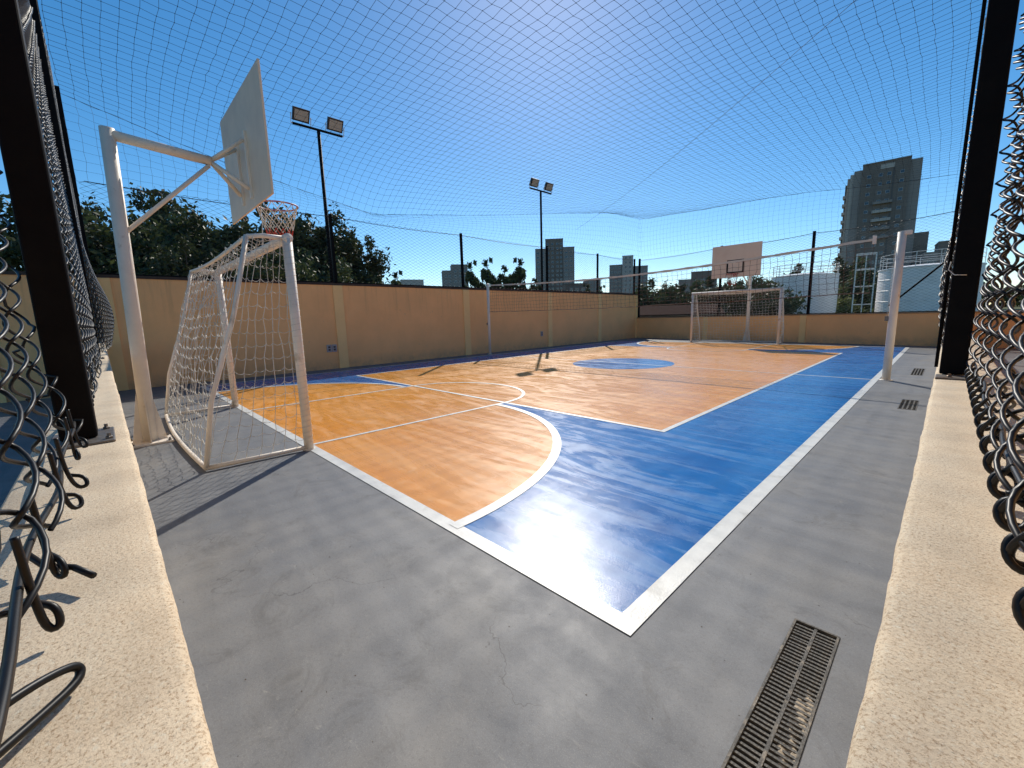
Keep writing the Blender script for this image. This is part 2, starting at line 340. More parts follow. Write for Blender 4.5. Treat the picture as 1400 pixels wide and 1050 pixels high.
# the slab is cut round the three drain channels
ys = [-3.2] + [v for d in DR for v in (d[1], d[3])] + [21.2]
fl = MB()
for i in range(len(ys)-1):
    d = [d for d in DR if abs(d[1]-ys[i]) < 1e-6]
    spans = [(-11.7, 1.75)] if not d else [(-11.7, d[0][0]), (d[0][2], 1.75)]
    for a, b in spans: fl.box((a, ys[i], -.34), (b, ys[i+1], 0))
tag(fl.build('court_floor', FLOOR), kind='structure')
XR, XL, Y0, Y1 = -.80, -10.82, 1.38, 17.86        # centre lines of the outer border
VR, VL, VN, VF = -2.02, -9.56, 4.17, 14.96        # volleyball court
CX = (XR+XL)/2; CY = 9.60
KR, KL = -4.49, -7.06
def sheet(name, poly, z, m):
    b = MB(); b.raw([(x, y, z) for x, y in poly], [tuple(range(len(poly)))])
    o = b.build(name, m); tag(o, kind='structure'); return o
sheet('orange_court_paint', [(XL, Y0), (XR, Y0), (XR, Y1), (XL, Y1)], .0015, ORANGE)
AC_R, AC_L, RX, RY = -4.48, -7.1, 2.50, 2.62
def arcpts(cx, sgn, near, n=28, rx=RX, ry=RY):
    out = []
    for i in range(n+1):
        a = PI/2*i/n
        y = (Y0 + ry*math.sin(a)) if near else (Y1 - ry*math.sin(a))
        out.append((cx+sgn*rx*math.cos(a), y))
    return out
def blue_side(sgn):
    xs, xv, ac = (XR, VR, AC_R) if sgn > 0 else (XL, VL, AC_L)
    near = arcpts(ac, sgn, True); far = arcpts(ac, sgn, False)
    poly = [(xs, Y0)] + ([(xs, Y1)]) + far + [(ac, VF), (xv, VF), (xv, VN), (ac, VN)] + near[::-1]
    if sgn > 0: pass
    return poly
for sgn in (1, -1):
    b = MB()
    xs, xv, ac = (XR, VR, AC_R) if sgn > 0 else (XL, VL, AC_L)
    def quad(p): b.raw([(x, y, .003) for x, y in (p if sgn < 0 else p[::-1])], [(0, 1, 2, 3)])
    quad([(xs, VN), (xs, VF), (xv, VF), (xv, VN)])
    for near in (True, False):
        A = arcpts(ac, sgn, near); yv = VN if near else VF; ye = Y0 if near else Y1
        for i in range(len(A)-1):
            p, q = A[i], A[i+1]
            quad([(p[0], yv), (q[0], yv), q, p] if near else [(p[0], p[1]), (q[0], q[1]), (q[0], yv), (p[0], yv)])
        x1 = A[0][0]
        quad([(xs, ye), (xs, yv), (x1, yv), (x1, ye)] if near else [(xs, yv), (xs, ye), (x1, ye), (x1, yv)])
    o = b.build('blue_court_paint', BLUE); tag(o, kind='structure')
b = MB(); b.raw([(CX+1.27*math.cos(2*PI*k/64), CY+1.27*math.sin(2*PI*k/64), .003) for k in range(64)], [tuple(range(64))])
tag(b.build('blue_centre_circle_paint', BLUE), kind='structure')
ln = MB()
def strip(pts, wd, z):
    P = np.array(pts, float); L_ = []; R_ = []
    for i in range(len(P)):
        t = P[min(i+1, len(P)-1)]-P[max(i-1, 0)]; t /= np.linalg.norm(t); nrm = np.array([-t[1], t[0]])
        L_.append(P[i]+nrm*wd/2); R_.append(P[i]-nrm*wd/2)
    V = [(*p, z) for p in L_]+[(*p, z) for p in R_]; n = len(P)
    ln.raw(V, [(n+i, n+i+1, i+1, i) for i in range(n-1)])
def hline(y, x0, x1, wd, z): strip([(x0, y), (x1, y)], wd, z)
def vline(x, y0, y1, wd, z): strip([(x, y0), (x, y1)], wd, z)
W1, W2 = .092, .058
hline(Y0, XL-W1/2, XR+W1/2, W1, .0045); hline(Y1, XL-W1/2, XR+W1/2, W1, .0045)
vline(XR, Y0+W1/2, Y1-W1/2, W1, .0046); vline(XL, Y0+W1/2, Y1-W1/2, W1, .0046)
vline(VR, VN-.03, VF+.03, W2, .006); vline(VL, VN-.03, VF+.03, W2, .006)
hline(VN, VL+.03, VR-.03, W2, .0061); hline(VF, VL+.03, VR-.03, W2, .0061)
hline(CY, XL, XR, .045, .0043)
for near in (True, False):
    yb = Y0 if near else Y1; yv = VN if near else VF; s_ = 1 if near else -1
    vline(KR, min(yb, yv), max(yb, yv), .05, .0047); vline(KL, min(yb, yv), max(yb, yv), .05, .0047)
    c = (KR+KL)/2; r = (KR-KL)/2
    strip([(c+r*math.cos(a), yv+s_*(r*.86)*math.sin(a)) for a in np.linspace(0, PI, 40)], .055, .0064)
    for ac, sg in ((AC_R, 1), (AC_L, -1)): strip(arcpts(ac, sg, near, 40), .085, .0067)
o = ln.build('white_court_lines', LINE); tag(o, kind='structure')

# ------------------------------------------------------------------ walls
def jitter_line(p, q, n, amp):
    P = np.linspace(p, q, n); P[1:-1] += rng.normal(0, amp, P[1:-1].shape); return P
def parapet(name, axis, a0, a1, e_in, e_out, z, label):
    """low wall with slightly chipped rounded arrises. axis 0: runs in x; 1: runs in y"""
    t = thing(name, (0, 0, 0), label, 'low wall')
    t.location = ((a0+a1)/2, (e_in+e_out)/2, 0) if axis == 0 else ((e_in+e_out)/2, (a0+a1)/2, 0)
    near = np.arange(0, 3.0, .012); far = np.arange(3.0, abs(a1-a0), .25)
    s_ = np.concatenate([near, far, [abs(a1-a0)]]); sg = 1 if a1 > a0 else -1
    A = a0+sg*s_; n = len(A); ins = 1 if e_in > e_out else -1
    j = np.convolve(rng.normal(0, .0011, n), np.ones(5)/5, 'same')+.0004*np.sin(A*5); jz = rng.normal(0, .0006, n)
    rows = [(e_in+ins*j*.3, 0*A-.1), (e_in+ins*j, z-.007+jz), (e_in-ins*.0025+ins*j, z-.002+jz), (e_in-ins*.008+ins*j*.4, z+jz*.3), (e_in-ins*.03+0*A, z+0*A), ((e_in+e_out)/2+0*A, z+0*A),
            (e_out+ins*.006+0*A, z+0*A), (e_out+0*A, z-.006+0*A), (e_out+0*A, -.1+0*A)]
    V = []
    for e, zz in rows:
        e = e+0*A; V.append(np.stack([A, e, zz], 1) if axis == 0 else np.stack([e, A, zz], 1))
    V = np.concatenate(V); idx = np.arange(len(V)).reshape(len(rows), n)
    q = np.stack([idx[:-1, :-1], idx[:-1, 1:], idx[1:, 1:], idx[1:, :-1]], -1).reshape(-1, 4)
    o = fast('coping_and_wall', V, q, COPING, t); o.data.polygons.foreach_set('use_smooth', [True]*len(o.data.polygons))
    return t
PZ = 1.0
lp = parapet('parapet_wall', 0, .2, -11.55, .017, -.14, PZ, 'low sand coloured parapet running left behind the near goal, speckled top')
rp = parapet('parapet_wall', 1, .022, 18.75, -.016, .16, PZ, 'low sand coloured parapet running along the right side beside the drain grates')

t = thing('boundary_wall', (-11.7, 8.8, 0), 'long tall ochre wall with pilasters down the left side of the court', 'wall')
b = MB(); b.box((-11.85, -3.5, -.3), (-11.6, 20.75, 2.24)); b.build('wall_panel', WALL, t)
for y in (-1.5, .12, 4.72, 9.10, 13.48, 17.10, 20.55):
    b = MB(); b.box((-11.6, y-.13, -.1), (-11.568, y+.13, 2.235)); bevel(b.build('pilaster', PILASTER, t), .004)
b = MB(); b.box((-11.88, -3.5, 2.24), (-11.58, 20.78, 2.30)); b.build('coping', mat('dark_weathered_coping', (.05, .038, .03), .9, noise=.3, nscale=5), t)
# far wall, slightly out of square
A0, A1 = np.array([-11.6, 20.55]), np.array([.3, 18.55])
dv = (A1-A0)/np.linalg.norm(A1-A0); nv = np.array([-dv[1], dv[0]])
def farp(s_, off=0.): p = A0+dv*s_+nv*off; return (float(p[0]), float(p[1]))
FL = float(np.linalg.norm(A1-A0))
t = thing('boundary_wall', (*farp(FL/2), 0), 'low ochre wall closing the far end behind the far goal', 'wall')
b = MB(); b.prism([farp(0), farp(FL+1.7), farp(FL+1.7, .2), farp(0, .2)], -.3, 1.03); b.build('wall_panel', WALL, t)
for s_ in (3.9, 7.85, 11.9):
    b = MB(); b.prism([farp(s_-.11, -.025), farp(s_+.11, -.025), farp(s_+.11), farp(s_-.11)], -.1, 1.03); bevel(b.build('pilaster', PILASTER, t), .004)
b = MB(); b.prism([farp(0, -.03), farp(FL+1.7, -.03), farp(FL+1.7, .23), farp(0, .23)], 1.03, 1.065); b.build('coping', mat('ochre_coping', (.30, .20, .11), .9, noise=.2, nscale=5), t)
t = thing('boundary_wall', (1.75, 8, 0), 'sunlit ochre wall beyond the wire mesh at the right edge', 'wall')
b = MB(); b.box((1.6, -3.2, -.3), (1.85, 18.1, 2.9)); b.build('wall_panel', WALL, t)
for y in (1.3, 5.3, 9.3, 13.3):
    b = MB(); b.box((1.575, y-.12, -.1), (1.6, y+.12, 2.9)); b.build('pilaster', PILASTER, t)

# ------------------------------------------------------------------ chain-link fences
CELL = .088
def tri(x, k=.93): return np.arcsin(k*np.sin(x))/math.asin(k)
def chain(x0, x1, z0, z1, samples, depth, cell=CELL, jit=0.):
    """list of wires in (lateral, depth, z)"""
    n = max(1, int(round((x1-x0)/cell))); cell = (x1-x0)/n
    K = max(3, int(round((z1-z0)/cell*samples))+1); z = z0+np.arange(K)*cell/samples
    out = np.zeros((n+1, K, 3))
    for i in range(n+1):
        th = 2*PI*(z-z0)/cell+i*PI
        lat = x0+i*cell+(cell*.5+depth*.35)*tri(th+PI/2)
        if jit: lat = lat+jit*np.sin(z*5+i*.7)+rng.normal(0, jit*.3)
        out[i, :, 0] = lat; out[i, :, 1] = depth*np.sin(th); out[i, :, 2] = z
    return out
def map_wires(Wr, axis, plane, bulge=None):
    P = np.empty_like(Wr); lat, d, z = Wr[..., 0], Wr[..., 1], Wr[..., 2]
    off = plane+d+(bulge(lat, z) if bulge else 0)
    if axis == 0: P[..., 0] = lat; P[..., 1] = off
    else: P[..., 1] = lat; P[..., 0] = off
    P[..., 2] = z; return P
TOPZ = 5.5
# --- left parapet fence
t = thing('chain_link_fence', (-5, -.065, PZ), 'tall black chain link fence standing on the left parapet, seen edge on', 'fence')
def post(t, x0, y0, x1, y1, z0, z1, plate=None):
    b = MB(); b.box((x0, y0, z0+.006), (x1, y1, z1)); o = bevel(b.build('post', BLACK, t), .006, 3)
    if plate:
        b = MB(); b.box((plate[0], plate[1], z0), (plate[2], plate[3], z0+.0055)); p = bevel(b.build('base_plate', PLATE, t), .002)
        for px_, py_ in plate[4]:
            bb = MB(); bb.lathe((px_, py_, z0+.0056), [(.007, 0), (.007, .004), (.004, .006), (.004, .012)], 6); bb.build('anchor_bolt', PLATE, p)
post(t, -1.40, -.097, -1.33, -.036, PZ, TOPZ+.05, (-1.45, -.115, -1.275, -.008, [(-1.30, -.018), (-1.43, -.022)]))
post(t, -5.06, -.093, -4.99, -.030, PZ, TOPZ+.05, (-5.11, -.115, -4.93, -.010, [(-4.95, -.02)]))
post(t, -11.53, -.06, -11.45, .02, PZ, TOPZ+.05, None)
def bl(lat, z):
    zz = z-PZ
    low = np.exp(-((zz-.02)/.10)**2)*.010*np.sin(lat*9+1)
    b1 = np.where((lat < -5.2) & (lat > -11.3), .19*np.sin(np.clip((-lat-5.2)/6.1, 0, 1)*PI)**.8*np.exp(-((zz-.42)/.55)**2), 0)
    b2 = np.where((lat < -1.45) & (lat > -4.95), .03*np.sin(np.clip((-lat-1.45)/3.5, 0, 1)*PI)*np.exp(-((zz-.3)/.7)**2), 0)
    b3 = np.where(lat > -1.315, .048*np.exp(-(zz/.22)**2)+.005*np.sin(z*7+lat*3), 0)
    return low+b1+b2+b3+.012*np.sin(z*2.3+lat*1.7)*np.clip(zz/2, 0, 1)
near = map_wires(chain(-1.31, -.22, PZ+.035, 2.6, 16, .0140, cell=.095, jit=.008), 0, -.120, bl)
V, Q = polytubes(near, .0026, 8); fast('near_mesh', V, Q, WIRE, t, True)['kind'] = 'stuff'
mid = map_wires(chain(-4.95, -1.42, PZ+.035, TOPZ, 8, .008, jit=.003), 0, -.064, bl)
V, Q = polytubes(mid, .0026, 5); fast('middle_mesh', V, Q, WIRE, t, True)['kind'] = 'stuff'
farw = map_wires(chain(-11.4, -5.12, PZ+.03, TOPZ, 6, .010, jit=.004), 0, -.055, bl)
V, Q = polytubes(farw, .0028, 4); fast('rear_mesh', V, Q, WIRE, t, True)['kind'] = 'stuff'
# bottom line wire, bent wire tips and the tie coil
b = MB()
xs_ = np.linspace(-4.95, -.15, 160)
b.tube([(x, -.071+.004*math.sin(x*14), PZ+.045+.006*math.sin(x*8.3)) for x in xs_], .0034, 7)
b.tube([(x, -.062+.003*math.sin(x*10), PZ+.30+.01*math.sin(x*6)) for x in xs_ if x < -1.4], .0024, 6)
b.build('line_wire', WIRE, t, True)
rest = MB()
for i, x in enumerate(np.arange(-4.9, -.30, .105)):
    tips = MB() if x > -1.5 else rest
    a = rng.uniform(-.6, .6); l = rng.uniform(.006, .026); y0_ = -.070
    tips.tube(chaikin([(x-.006, y0_, PZ+.09), (x+.004, y0_+.004, PZ+.040), (x+.009, y0_+l*.5, PZ+.012), (x+.012+l*math.sin(a), y0_+l, PZ+.012), (x+.004+l*math.sin(a), y0_+l*.9, PZ+.026), (x-.006, y0_+l*.3, PZ+.03)]), .0028, 7)
    if x > -1.5 and i % 3 != 1: tips.build('wire_tip', WIRE, t, True)
rest.build('far_wire_tips', WIRE, t, True)['kind'] = 'stuff'
tips = MB(); tips.tube([(-.62, -.085, PZ+.035), (-.60, -.070, PZ+.020), (-.585, -.050, PZ+.016), (-.555, -.036, PZ+.014)], .0030, 8); tips.build('cut_wire_end', WIRE, t, True)
coil = MB(); th = np.linspace(0, 2*PI*6, 120)
coil.tube([(-.385+.0062*(a/(2*PI)), -.083+.0085*math.cos(a), PZ+.022+.0085*math.sin(a)) for a in th], .0028, 8)
coil.tube(chaikin([(-.355, -.088, PZ+.03), (-.385, -.064, PZ+.026), (-.405, -.046, PZ+.018), (-.408, -.041, PZ+.012), (-.400, -.043, PZ+.007), (-.375, -.062, PZ+.008), (-.34, -.088, PZ+.012)]), .0030, 8)
coil.build('tie_coil', WIRE, t, True)
b = MB(); b.tube([(-11.5, -.064, TOPZ), (.1, -.064, TOPZ)], .02, 8); b.build('top_rail', BLACK, t, True)
# --- right parapet fence
t = thing('chain_link_fence', (.05, 9, PZ), 'tall black chain link fence standing on the right parapet, seen edge on', 'fence')
post(t, -.006, 2.16, .062, 2.25, PZ, TOPZ+.05, (-.014, 2.05, .075, 2.16, [(.02, 2.08), (.06, 2.10)]))
b = MB(); b.tube([(-.016, 2.27, PZ+.02), (-.012, 2.27, TOPZ)], .006, 6); b.build('stretcher_bar', BLACK, t, True)
for y in (6.2, 10.3, 14.4, 18.3): post(t, -.004, y, .062, y+.09, PZ, TOPZ+.05, None)
def br(lat, z):
    zz = z-PZ
    b0 = np.where(lat > 2.3, -.045*np.exp(-((zz-.35)/.35)**2)*np.abs(np.sin((lat-2.3)*1.1))-.012*np.sin(z*3+lat), 0)
    b1 = np.where(lat < 2.15, .008*np.sin(z*8+lat*4)+.004*np.clip(zz, 0, 2), 0)
    return b0+b1
near = map_wires(chain(.30, 2.13, PZ+.03, 2.9, 16, .0165, cell=.095, jit=.009), 1, .082, br)
V, Q = polytubes(near, .0031, 8); fast('near_mesh', V, Q, WIRE, t, True)['kind'] = 'stuff'
farw = map_wires(chain(2.3, 18.4, PZ+.03, TOPZ, 5, .009, jit=.003), 1, .012, br)
V, Q = polytubes(farw, .0026, 4); fast('rear_mesh', V, Q, WIRE, t, True)['kind'] = 'stuff'
b = MB(); yy = np.linspace(.2, 2.14, 90)
b.tube([(.074+.004*math.sin(y*13), y, PZ+.05+.007*math.sin(y*9)) for y in yy], .0036, 7)
b.build('line_wire', WIRE, t, True)
tw_rest = MB()
for y in np.arange(.35, 2.1, .105):
    tips = MB() if y < 1.6 else tw_rest
    c0 = np.array([.068, y, PZ+.028]); a = rng.uniform(0, 1)
    tips.tube([c0+np.array([.013*math.cos(q+a)*.9, .010*math.sin(q+a)+.003*q, .015*math.sin(q*.98+a)]) for q in np.linspace(0, 7.4, 24)], .0036, 7)
    tips.tube(chaikin([c0+(.004, 0, .03), c0+(-.010, .004, .006), c0+(-.008, .012, -.012), c0+(.006, .014, -.014)]), .0034, 7)
    if y < 1.6: tips.build('wire_tip', WIRE, t, True)
tw_rest.build('far_wire_tips', WIRE, t, True)['kind'] = 'stuff'
tw = MB(); tw.tube([(-.012, 2.155, 1.40), (-.016, 2.17, 1.375), (.0, 2.152, 1.355), (.03, 2.153, 1.352)], .0016, 6); tw.build('tie_wire', GALV, t, True)
b = MB(); b.tube([(.03, .1, TOPZ), (.03, 18.4, TOPZ)], .02, 8); b.build('top_rail', BLACK, t, True)
# --- fence on the left wall
t = thing('chain_link_fence', (-11.72, 10.3, 2.3), 'dark chain link fence on top of the long left wall', 'fence')
Wd = map_wires(chain(.1, 20.45, 2.33, 4.03, 2, .004, .095), 1, -11.72)
V, Q = polytubes(Wd, .0052, 3); fast('fence_mesh', V, Q, WIREFAR, t)['kind'] = 'stuff'
for y in (4.75, 9.1, 13.5, 17.1, 20.45):
    b = MB(); b.box((-11.76, y-.035, 2.30), (-11.69, y+.035, 4.10)); b.build('post', BLACK, t)
b = MB()
ytop = [.13, 4.75, 9.1, 13.5, 17.1, 20.45]
for a, c in zip(ytop[:-1], ytop[1:]):
    b.tube([(-11.72, a+(c-a)*k/10, 4.04-.05*math.sin(PI*k/10)) for k in range(11)], .008, 5)
b.build('line_wire', WIREFAR, t)
b = MB(); b.box((-11.75, .1, 2.303), (-11.69, 20.5, 2.335)); b.build('bottom_rail', BLACK, t)
# --- fence on the far wall
t = thing('chain_link_fence', (*farp(FL/2, .1), 1.065), 'dark chain link fence on top of the far wall behind the far goal', 'fence')
Wf = chain(0, FL-.1, 1.10, 4.0, 2, .004, .095)
P = np.empty_like(Wf); P[..., 0] = A0[0]+dv[0]*Wf[..., 0]+nv[0]*(.1+Wf[..., 1]); P[..., 1] = A0[1]+dv[1]*Wf[..., 0]+nv[1]*(.1+Wf[..., 1]); P[..., 2] = Wf[..., 2]
V, Q = polytubes(P, .0052, 3); fast('fence_mesh', V, Q, WIREFAR, t)['kind'] = 'stuff'
fs = [.05, 4.45, 7.95, FL-.45]
for s_ in fs:
    b = MB(); b.prism([farp(s_-.04, .06), farp(s_+.04, .06), farp(s_+.04, .14), farp(s_-.04, .14)], 1.065, 4.1); b.build('post', BLACK, t)
b = MB()
for a, c in zip(fs[:-1], fs[1:]):
    b.tube([(*farp(a+(c-a)*k/12, .1), 4.03-.07*math.sin(PI*k/12)) for k in range(13)], .009, 5)
b.build('line_wire', WIREFAR, t)
b = MB(); b.tube([(*farp(FL-1.75, .03), 1.30), (*farp(FL-.40, .03), 2.72)], .028, 8); b.build('brace', BLACK, t)
b = MB(); b.prism([farp(0, .07), farp(FL, .07), farp(FL, .13), farp(0, .13)], 1.068, 1.10); b.build('bottom_rail', BLACK, t)

# ------------------------------------------------------------------ overhead net
t = thing('overhead_net', (-5.8, 9.5, 5.5), 'black square mesh ball net stretched over the whole court', 'net')
def far_y(x): return 20.62-(x+11.6)/11.9*2.0
def nz(x, y):
    x = np.asarray(x, float); y = np.asarray(y, float)
    zl = np.interp(y, [0, 2.5, 5.9, 10.5, 17.8, 21], [5.5, 4.85, 4.22, 4.9, 6.0, 6.1]); zf = np.interp(x, [-11.6, -9.8, -4, 0], [6.05, 6.0, 5.6, 5.1])
    wl = np.exp(-np.clip(x+11.6, 0, 20)/1.5); wf = np.exp(-np.clip(far_y(x)-y, 0, 30)/1.6)
    zi = 5.62; z = zi+(zl-zi)*wl+(zf-zi)*wf*(1-wl)
    edge = np.minimum(np.minimum(x+11.6, .3-x), 3)
    bay = .02*np.abs(np.sin(PI*np.clip(y, 0, 40)/6.5))+.10*(1-np.exp(-np.clip(edge, 0, 9)/1.2))
    return z-bay-.015*np.sin(x*.9+y*.5)
S = .19
xs_ = np.arange(-11.6, .05, S); parts = []
nyy = int(21/S)
gx = xs_; 
P1 = []; P2 = []
yy = np.arange(0, 21.0, S)
G = np.zeros((len(gx), len(yy), 3))
for i, x in enumerate(gx):
    fy = far_y(x); ysc = yy/yy[-1]*fy
    G[i, :, 0] = x; G[i, :, 1] = ysc
G[..., 2] = nz(G[..., 0], G[..., 1])
wob = rng.normal(0, .007, G.shape[:2]); G[..., 2] += wob
G[..., 0] += .014*np.sin(G[..., 1]*1.3)+rng.normal(0, .006, wob.shape)
G[..., 1] += .014*np.sin(G[..., 0]*1.5)+rng.normal(0, .006, wob.shape)
r_t = .0027
parts.append(polytubes(G, r_t, 3)); parts.append(polytubes(np.swapaxes(G, 0, 1), r_t, 3))
# knots
K = G.reshape(-1, 3); kr = .0085
oc = np.array([(1,0,0),(0,1,0),(-1,0,0),(0,-1,0)])*kr
Vk = np.concatenate([K[:, None, :]+oc[None], K[:, None, :]+np.array([[0, 0, kr*.9]]), K[:, None, :]-np.array([[0, 0, kr*.9]])], 1)
i0 = (np.arange(len(K))*6)[:, None]
qk = np.concatenate([i0+np.array([[0, 1, 4, 4]]), i0+np.array([[2, 3, 4, 4]])], 0)
Vk = Vk.reshape(-1, 3)
qk = np.concatenate([i0+np.array([[0, 4, 2, 5]]), i0+np.array([[1, 4, 3, 5]]), i0+np.array([[0, 1, 2, 3]])], 0)
parts.append((Vk, qk))
V, Q = join(parts); fast('ceiling_mesh', V, Q, TWINE, t)['kind'] = 'stuff'
# hanging sides
def curtain(top, bot, bow, n):
    nz_ = 9; H_ = np.zeros((len(top), nz_+1, 3))
    for k in range(nz_+1):
        f = k/nz_; H_[:, k] = top*(1-f)+bot*f
        H_[:, k] += bow*math.sin(PI*f)
    H_ += rng.normal(0, .008, H_.shape)
    return [polytubes(H_, .0021, 3), polytubes(np.swapaxes(H_, 0, 1), .0021, 3)]
parts = []
top = G[0]; bot = top.copy(); bot[:, 0] = -11.70; bot[:, 2] = 4.03
parts += curtain(top, bot, np.array([.22, 0, 0]), 8)
top = G[:, -1]; bot = top.copy(); bot[:, 1] += .1; bot[:, 2] = 4.0
parts += curtain(top, bot, np.array([0, -.20, 0]), 8)
V, Q = join(parts); fast('side_mesh', V, Q, TWINE, t)['kind'] = 'stuff'
b = MB(); b.tube([tuple(p+np.array([0, 0, .004])) for p in G[::3, -1]], .005, 5); b.tube([tuple(p) for p in G[0, ::3]], .003, 4)
b.build('edge_rope', TWINE, t)
cb = MB(); p0 = np.array([.02, 7.2, 5.65]); p1 = np.array([-11.65, 15.35, 4.95])
cb.tube([p0+(p1-p0)*k/20-np.array([0, 0, .22*math.sin(PI*k/20)]) for k in range(21)], .0036, 5)
tag(cb.build('stay_cable', TWINE), 'thin dark cable crossing diagonally under the overhead net', 'cable')

# ------------------------------------------------------------------ goals
def goal(base_y, s_, label):
    """s_=+1: the mouth faces +y and the frame runs back to -y"""
    x0, x1 = -7.56, -4.34
    t = thing('goal', ((x0+x1)/2, base_y, 0), label, 'goal', 'futsal goals')
    H = 2.03; D = .84; DT = .32
    def P(x, d, z): return (x, base_y-s_*d, z)
    for x in (x0, x1):
        b = MB(); b.tube([P(x, 0, .012), P(x, 0, H)], .043, 16); b.lathe(P(x, 0, .0), [(.05, 0), (.05, .014)], 14)
        b.build('goal_post', STEELW, t, True)
    b = MB(); b.tube([P(x0-.04, 0, H), P(x1+.04, 0, H)], .043, 16); b.build('crossbar', STEELW, t, True)
    for x, sx in ((x0, -1), (x1, 1)):
        xx = x+sx*-.03
        b = MB(); b.tube([P(x, .03, H), P(xx, DT*.6, H+.01), P(xx, DT, H-.01)], .02, 10); b.build('top_stay', STEELW, t, True)
        b = MB(); b.tube([P(xx, DT, H), P(xx+.01*sx, DT+.17, 1.35), P(xx, D-.10, .6), P(xx, D, .03)], .02, 10); b.build('back_stay', STEELW, t, True)
        b = MB(); b.tube([P(x, .03, .03), P(xx, D, .03)], .02, 10); b.build('ground_side_bar', STEELW, t, True)
    b = MB(); n = 14
    b.tube([P(x0+.03+(x1-x0-.06)*k/n, DT+.03*math.sin(PI*k/n), H-.01-.06*math.sin(PI*k/n)) for k in range(n+1)], .018, 10); b.build('rear_top_bar', STEELW, t, True)
    b = MB(); b.tube([P(x0+.03+(x1-x0-.06)*k/n, D+.05*math.sin(PI*k/n), .03) for k in range(n+1)], .02, 10); b.build('ground_rear_bar', STEELW, t, True)
    # net
    parts = []; c = .115
    def prof(f):   # path: crossbar -> rear top -> ground rear
        L1 = DT; L2 = math.hypot(D-DT, H); s = f*(L1+L2)
        if s < L1: return s, H-.05*math.sin(PI*s/L1)
        q = (s-L1)/L2; return DT+(D-DT)*q+.03*math.sin(PI*q), H*(1-q)+.02
    M = int(3.1/c)+1; Kk = int((DT+2.1)/c)+1
    Gd = np.zeros((M+1, Kk+1, 3))
    for i in range(M+1):
        for k in range(Kk+1):
            d, z = prof(k/Kk); x = x0+.04+(x1-x0-.08)*i/M
            bowd = .10*math.sin(PI*i/M)*math.sin(PI*max(0, (k/Kk-.15)/.85))
            Gd[i, k] = P(x+.015*math.sin(k*1.3+i), d+bowd*.8, max(.02, z-.05*math.sin(PI*i/M)*(1 if k < Kk else 0)))
    Gd += rng.normal(0, .011, Gd.shape); Gd[..., 2] = np.clip(Gd[..., 2], .014, 3)
    def dense(Gp, sag, m=4):
        A_ = Gp[:, :-1]; B_ = Gp[:, 1:]; out = []
        for j in range(m): 
            f = j/m; p = A_*(1-f)+B_*f; p[..., 2] -= sag*4*f*(1-f); out.append(p)
        o_ = np.stack(out, 2).reshape(Gp.shape[0], -1, 3)
        o_ = np.concatenate([o_, Gp[:, -1:]], 1); o_[..., 2] = np.maximum(o_[..., 2], .012); return o_
    rt = .0026 if s_ > 0 else .0036
    parts.append(polytubes(dense(Gd, 0.0, 2), rt, 4)); parts.append(polytubes(dense(np.swapaxes(Gd, 0, 1), .028), rt, 4))
    for x in (x0, x1):       # side panels
        Kz = int(H/c); Mx = 8; Gs = np.zeros((Mx+1, Kz+1, 3))
        for k in range(Kz+1):
            z = H-.02-(H-.04)*k/Kz; dm = DT+(D-DT)*k/Kz
            for i in range(Mx+1):
                f = i/Mx; Gs[i, k] = P(x+.05*math.sin(PI*f)*math.sin(k*.5+x), dm*f, z)
        Gs += rng.normal(0, .008, Gs.shape); Gs[..., 2] = np.clip(Gs[..., 2], .014, 3)
        parts.append(polytubes(dense(Gs, 0., 2), rt, 4)); parts.append(polytubes(dense(np.swapaxes(Gs, 0, 1), .022), rt, 4))
    # rope lashings wound round the frame
    for x in (x0, x1):
        th = np.linspace(0, 2*PI*34, 34*8); zz = np.linspace(.08, H-.06, len(th))
        if s_ > 0: parts.append(polytubes(np.stack([x+.046*np.cos(th), base_y+.046*np.sin(th), zz], 1)[None], .0022, 3))
    V, Q = join(parts); n_ = fast('goal_net', V, Q, NETW, t); n_['kind'] = 'stuff'
    return t
goal(1.34, 1, 'white tubular goal with slack white net, near left corner of the court')
goal(17.95, -1, 'white tubular goal standing in front of the low far wall')

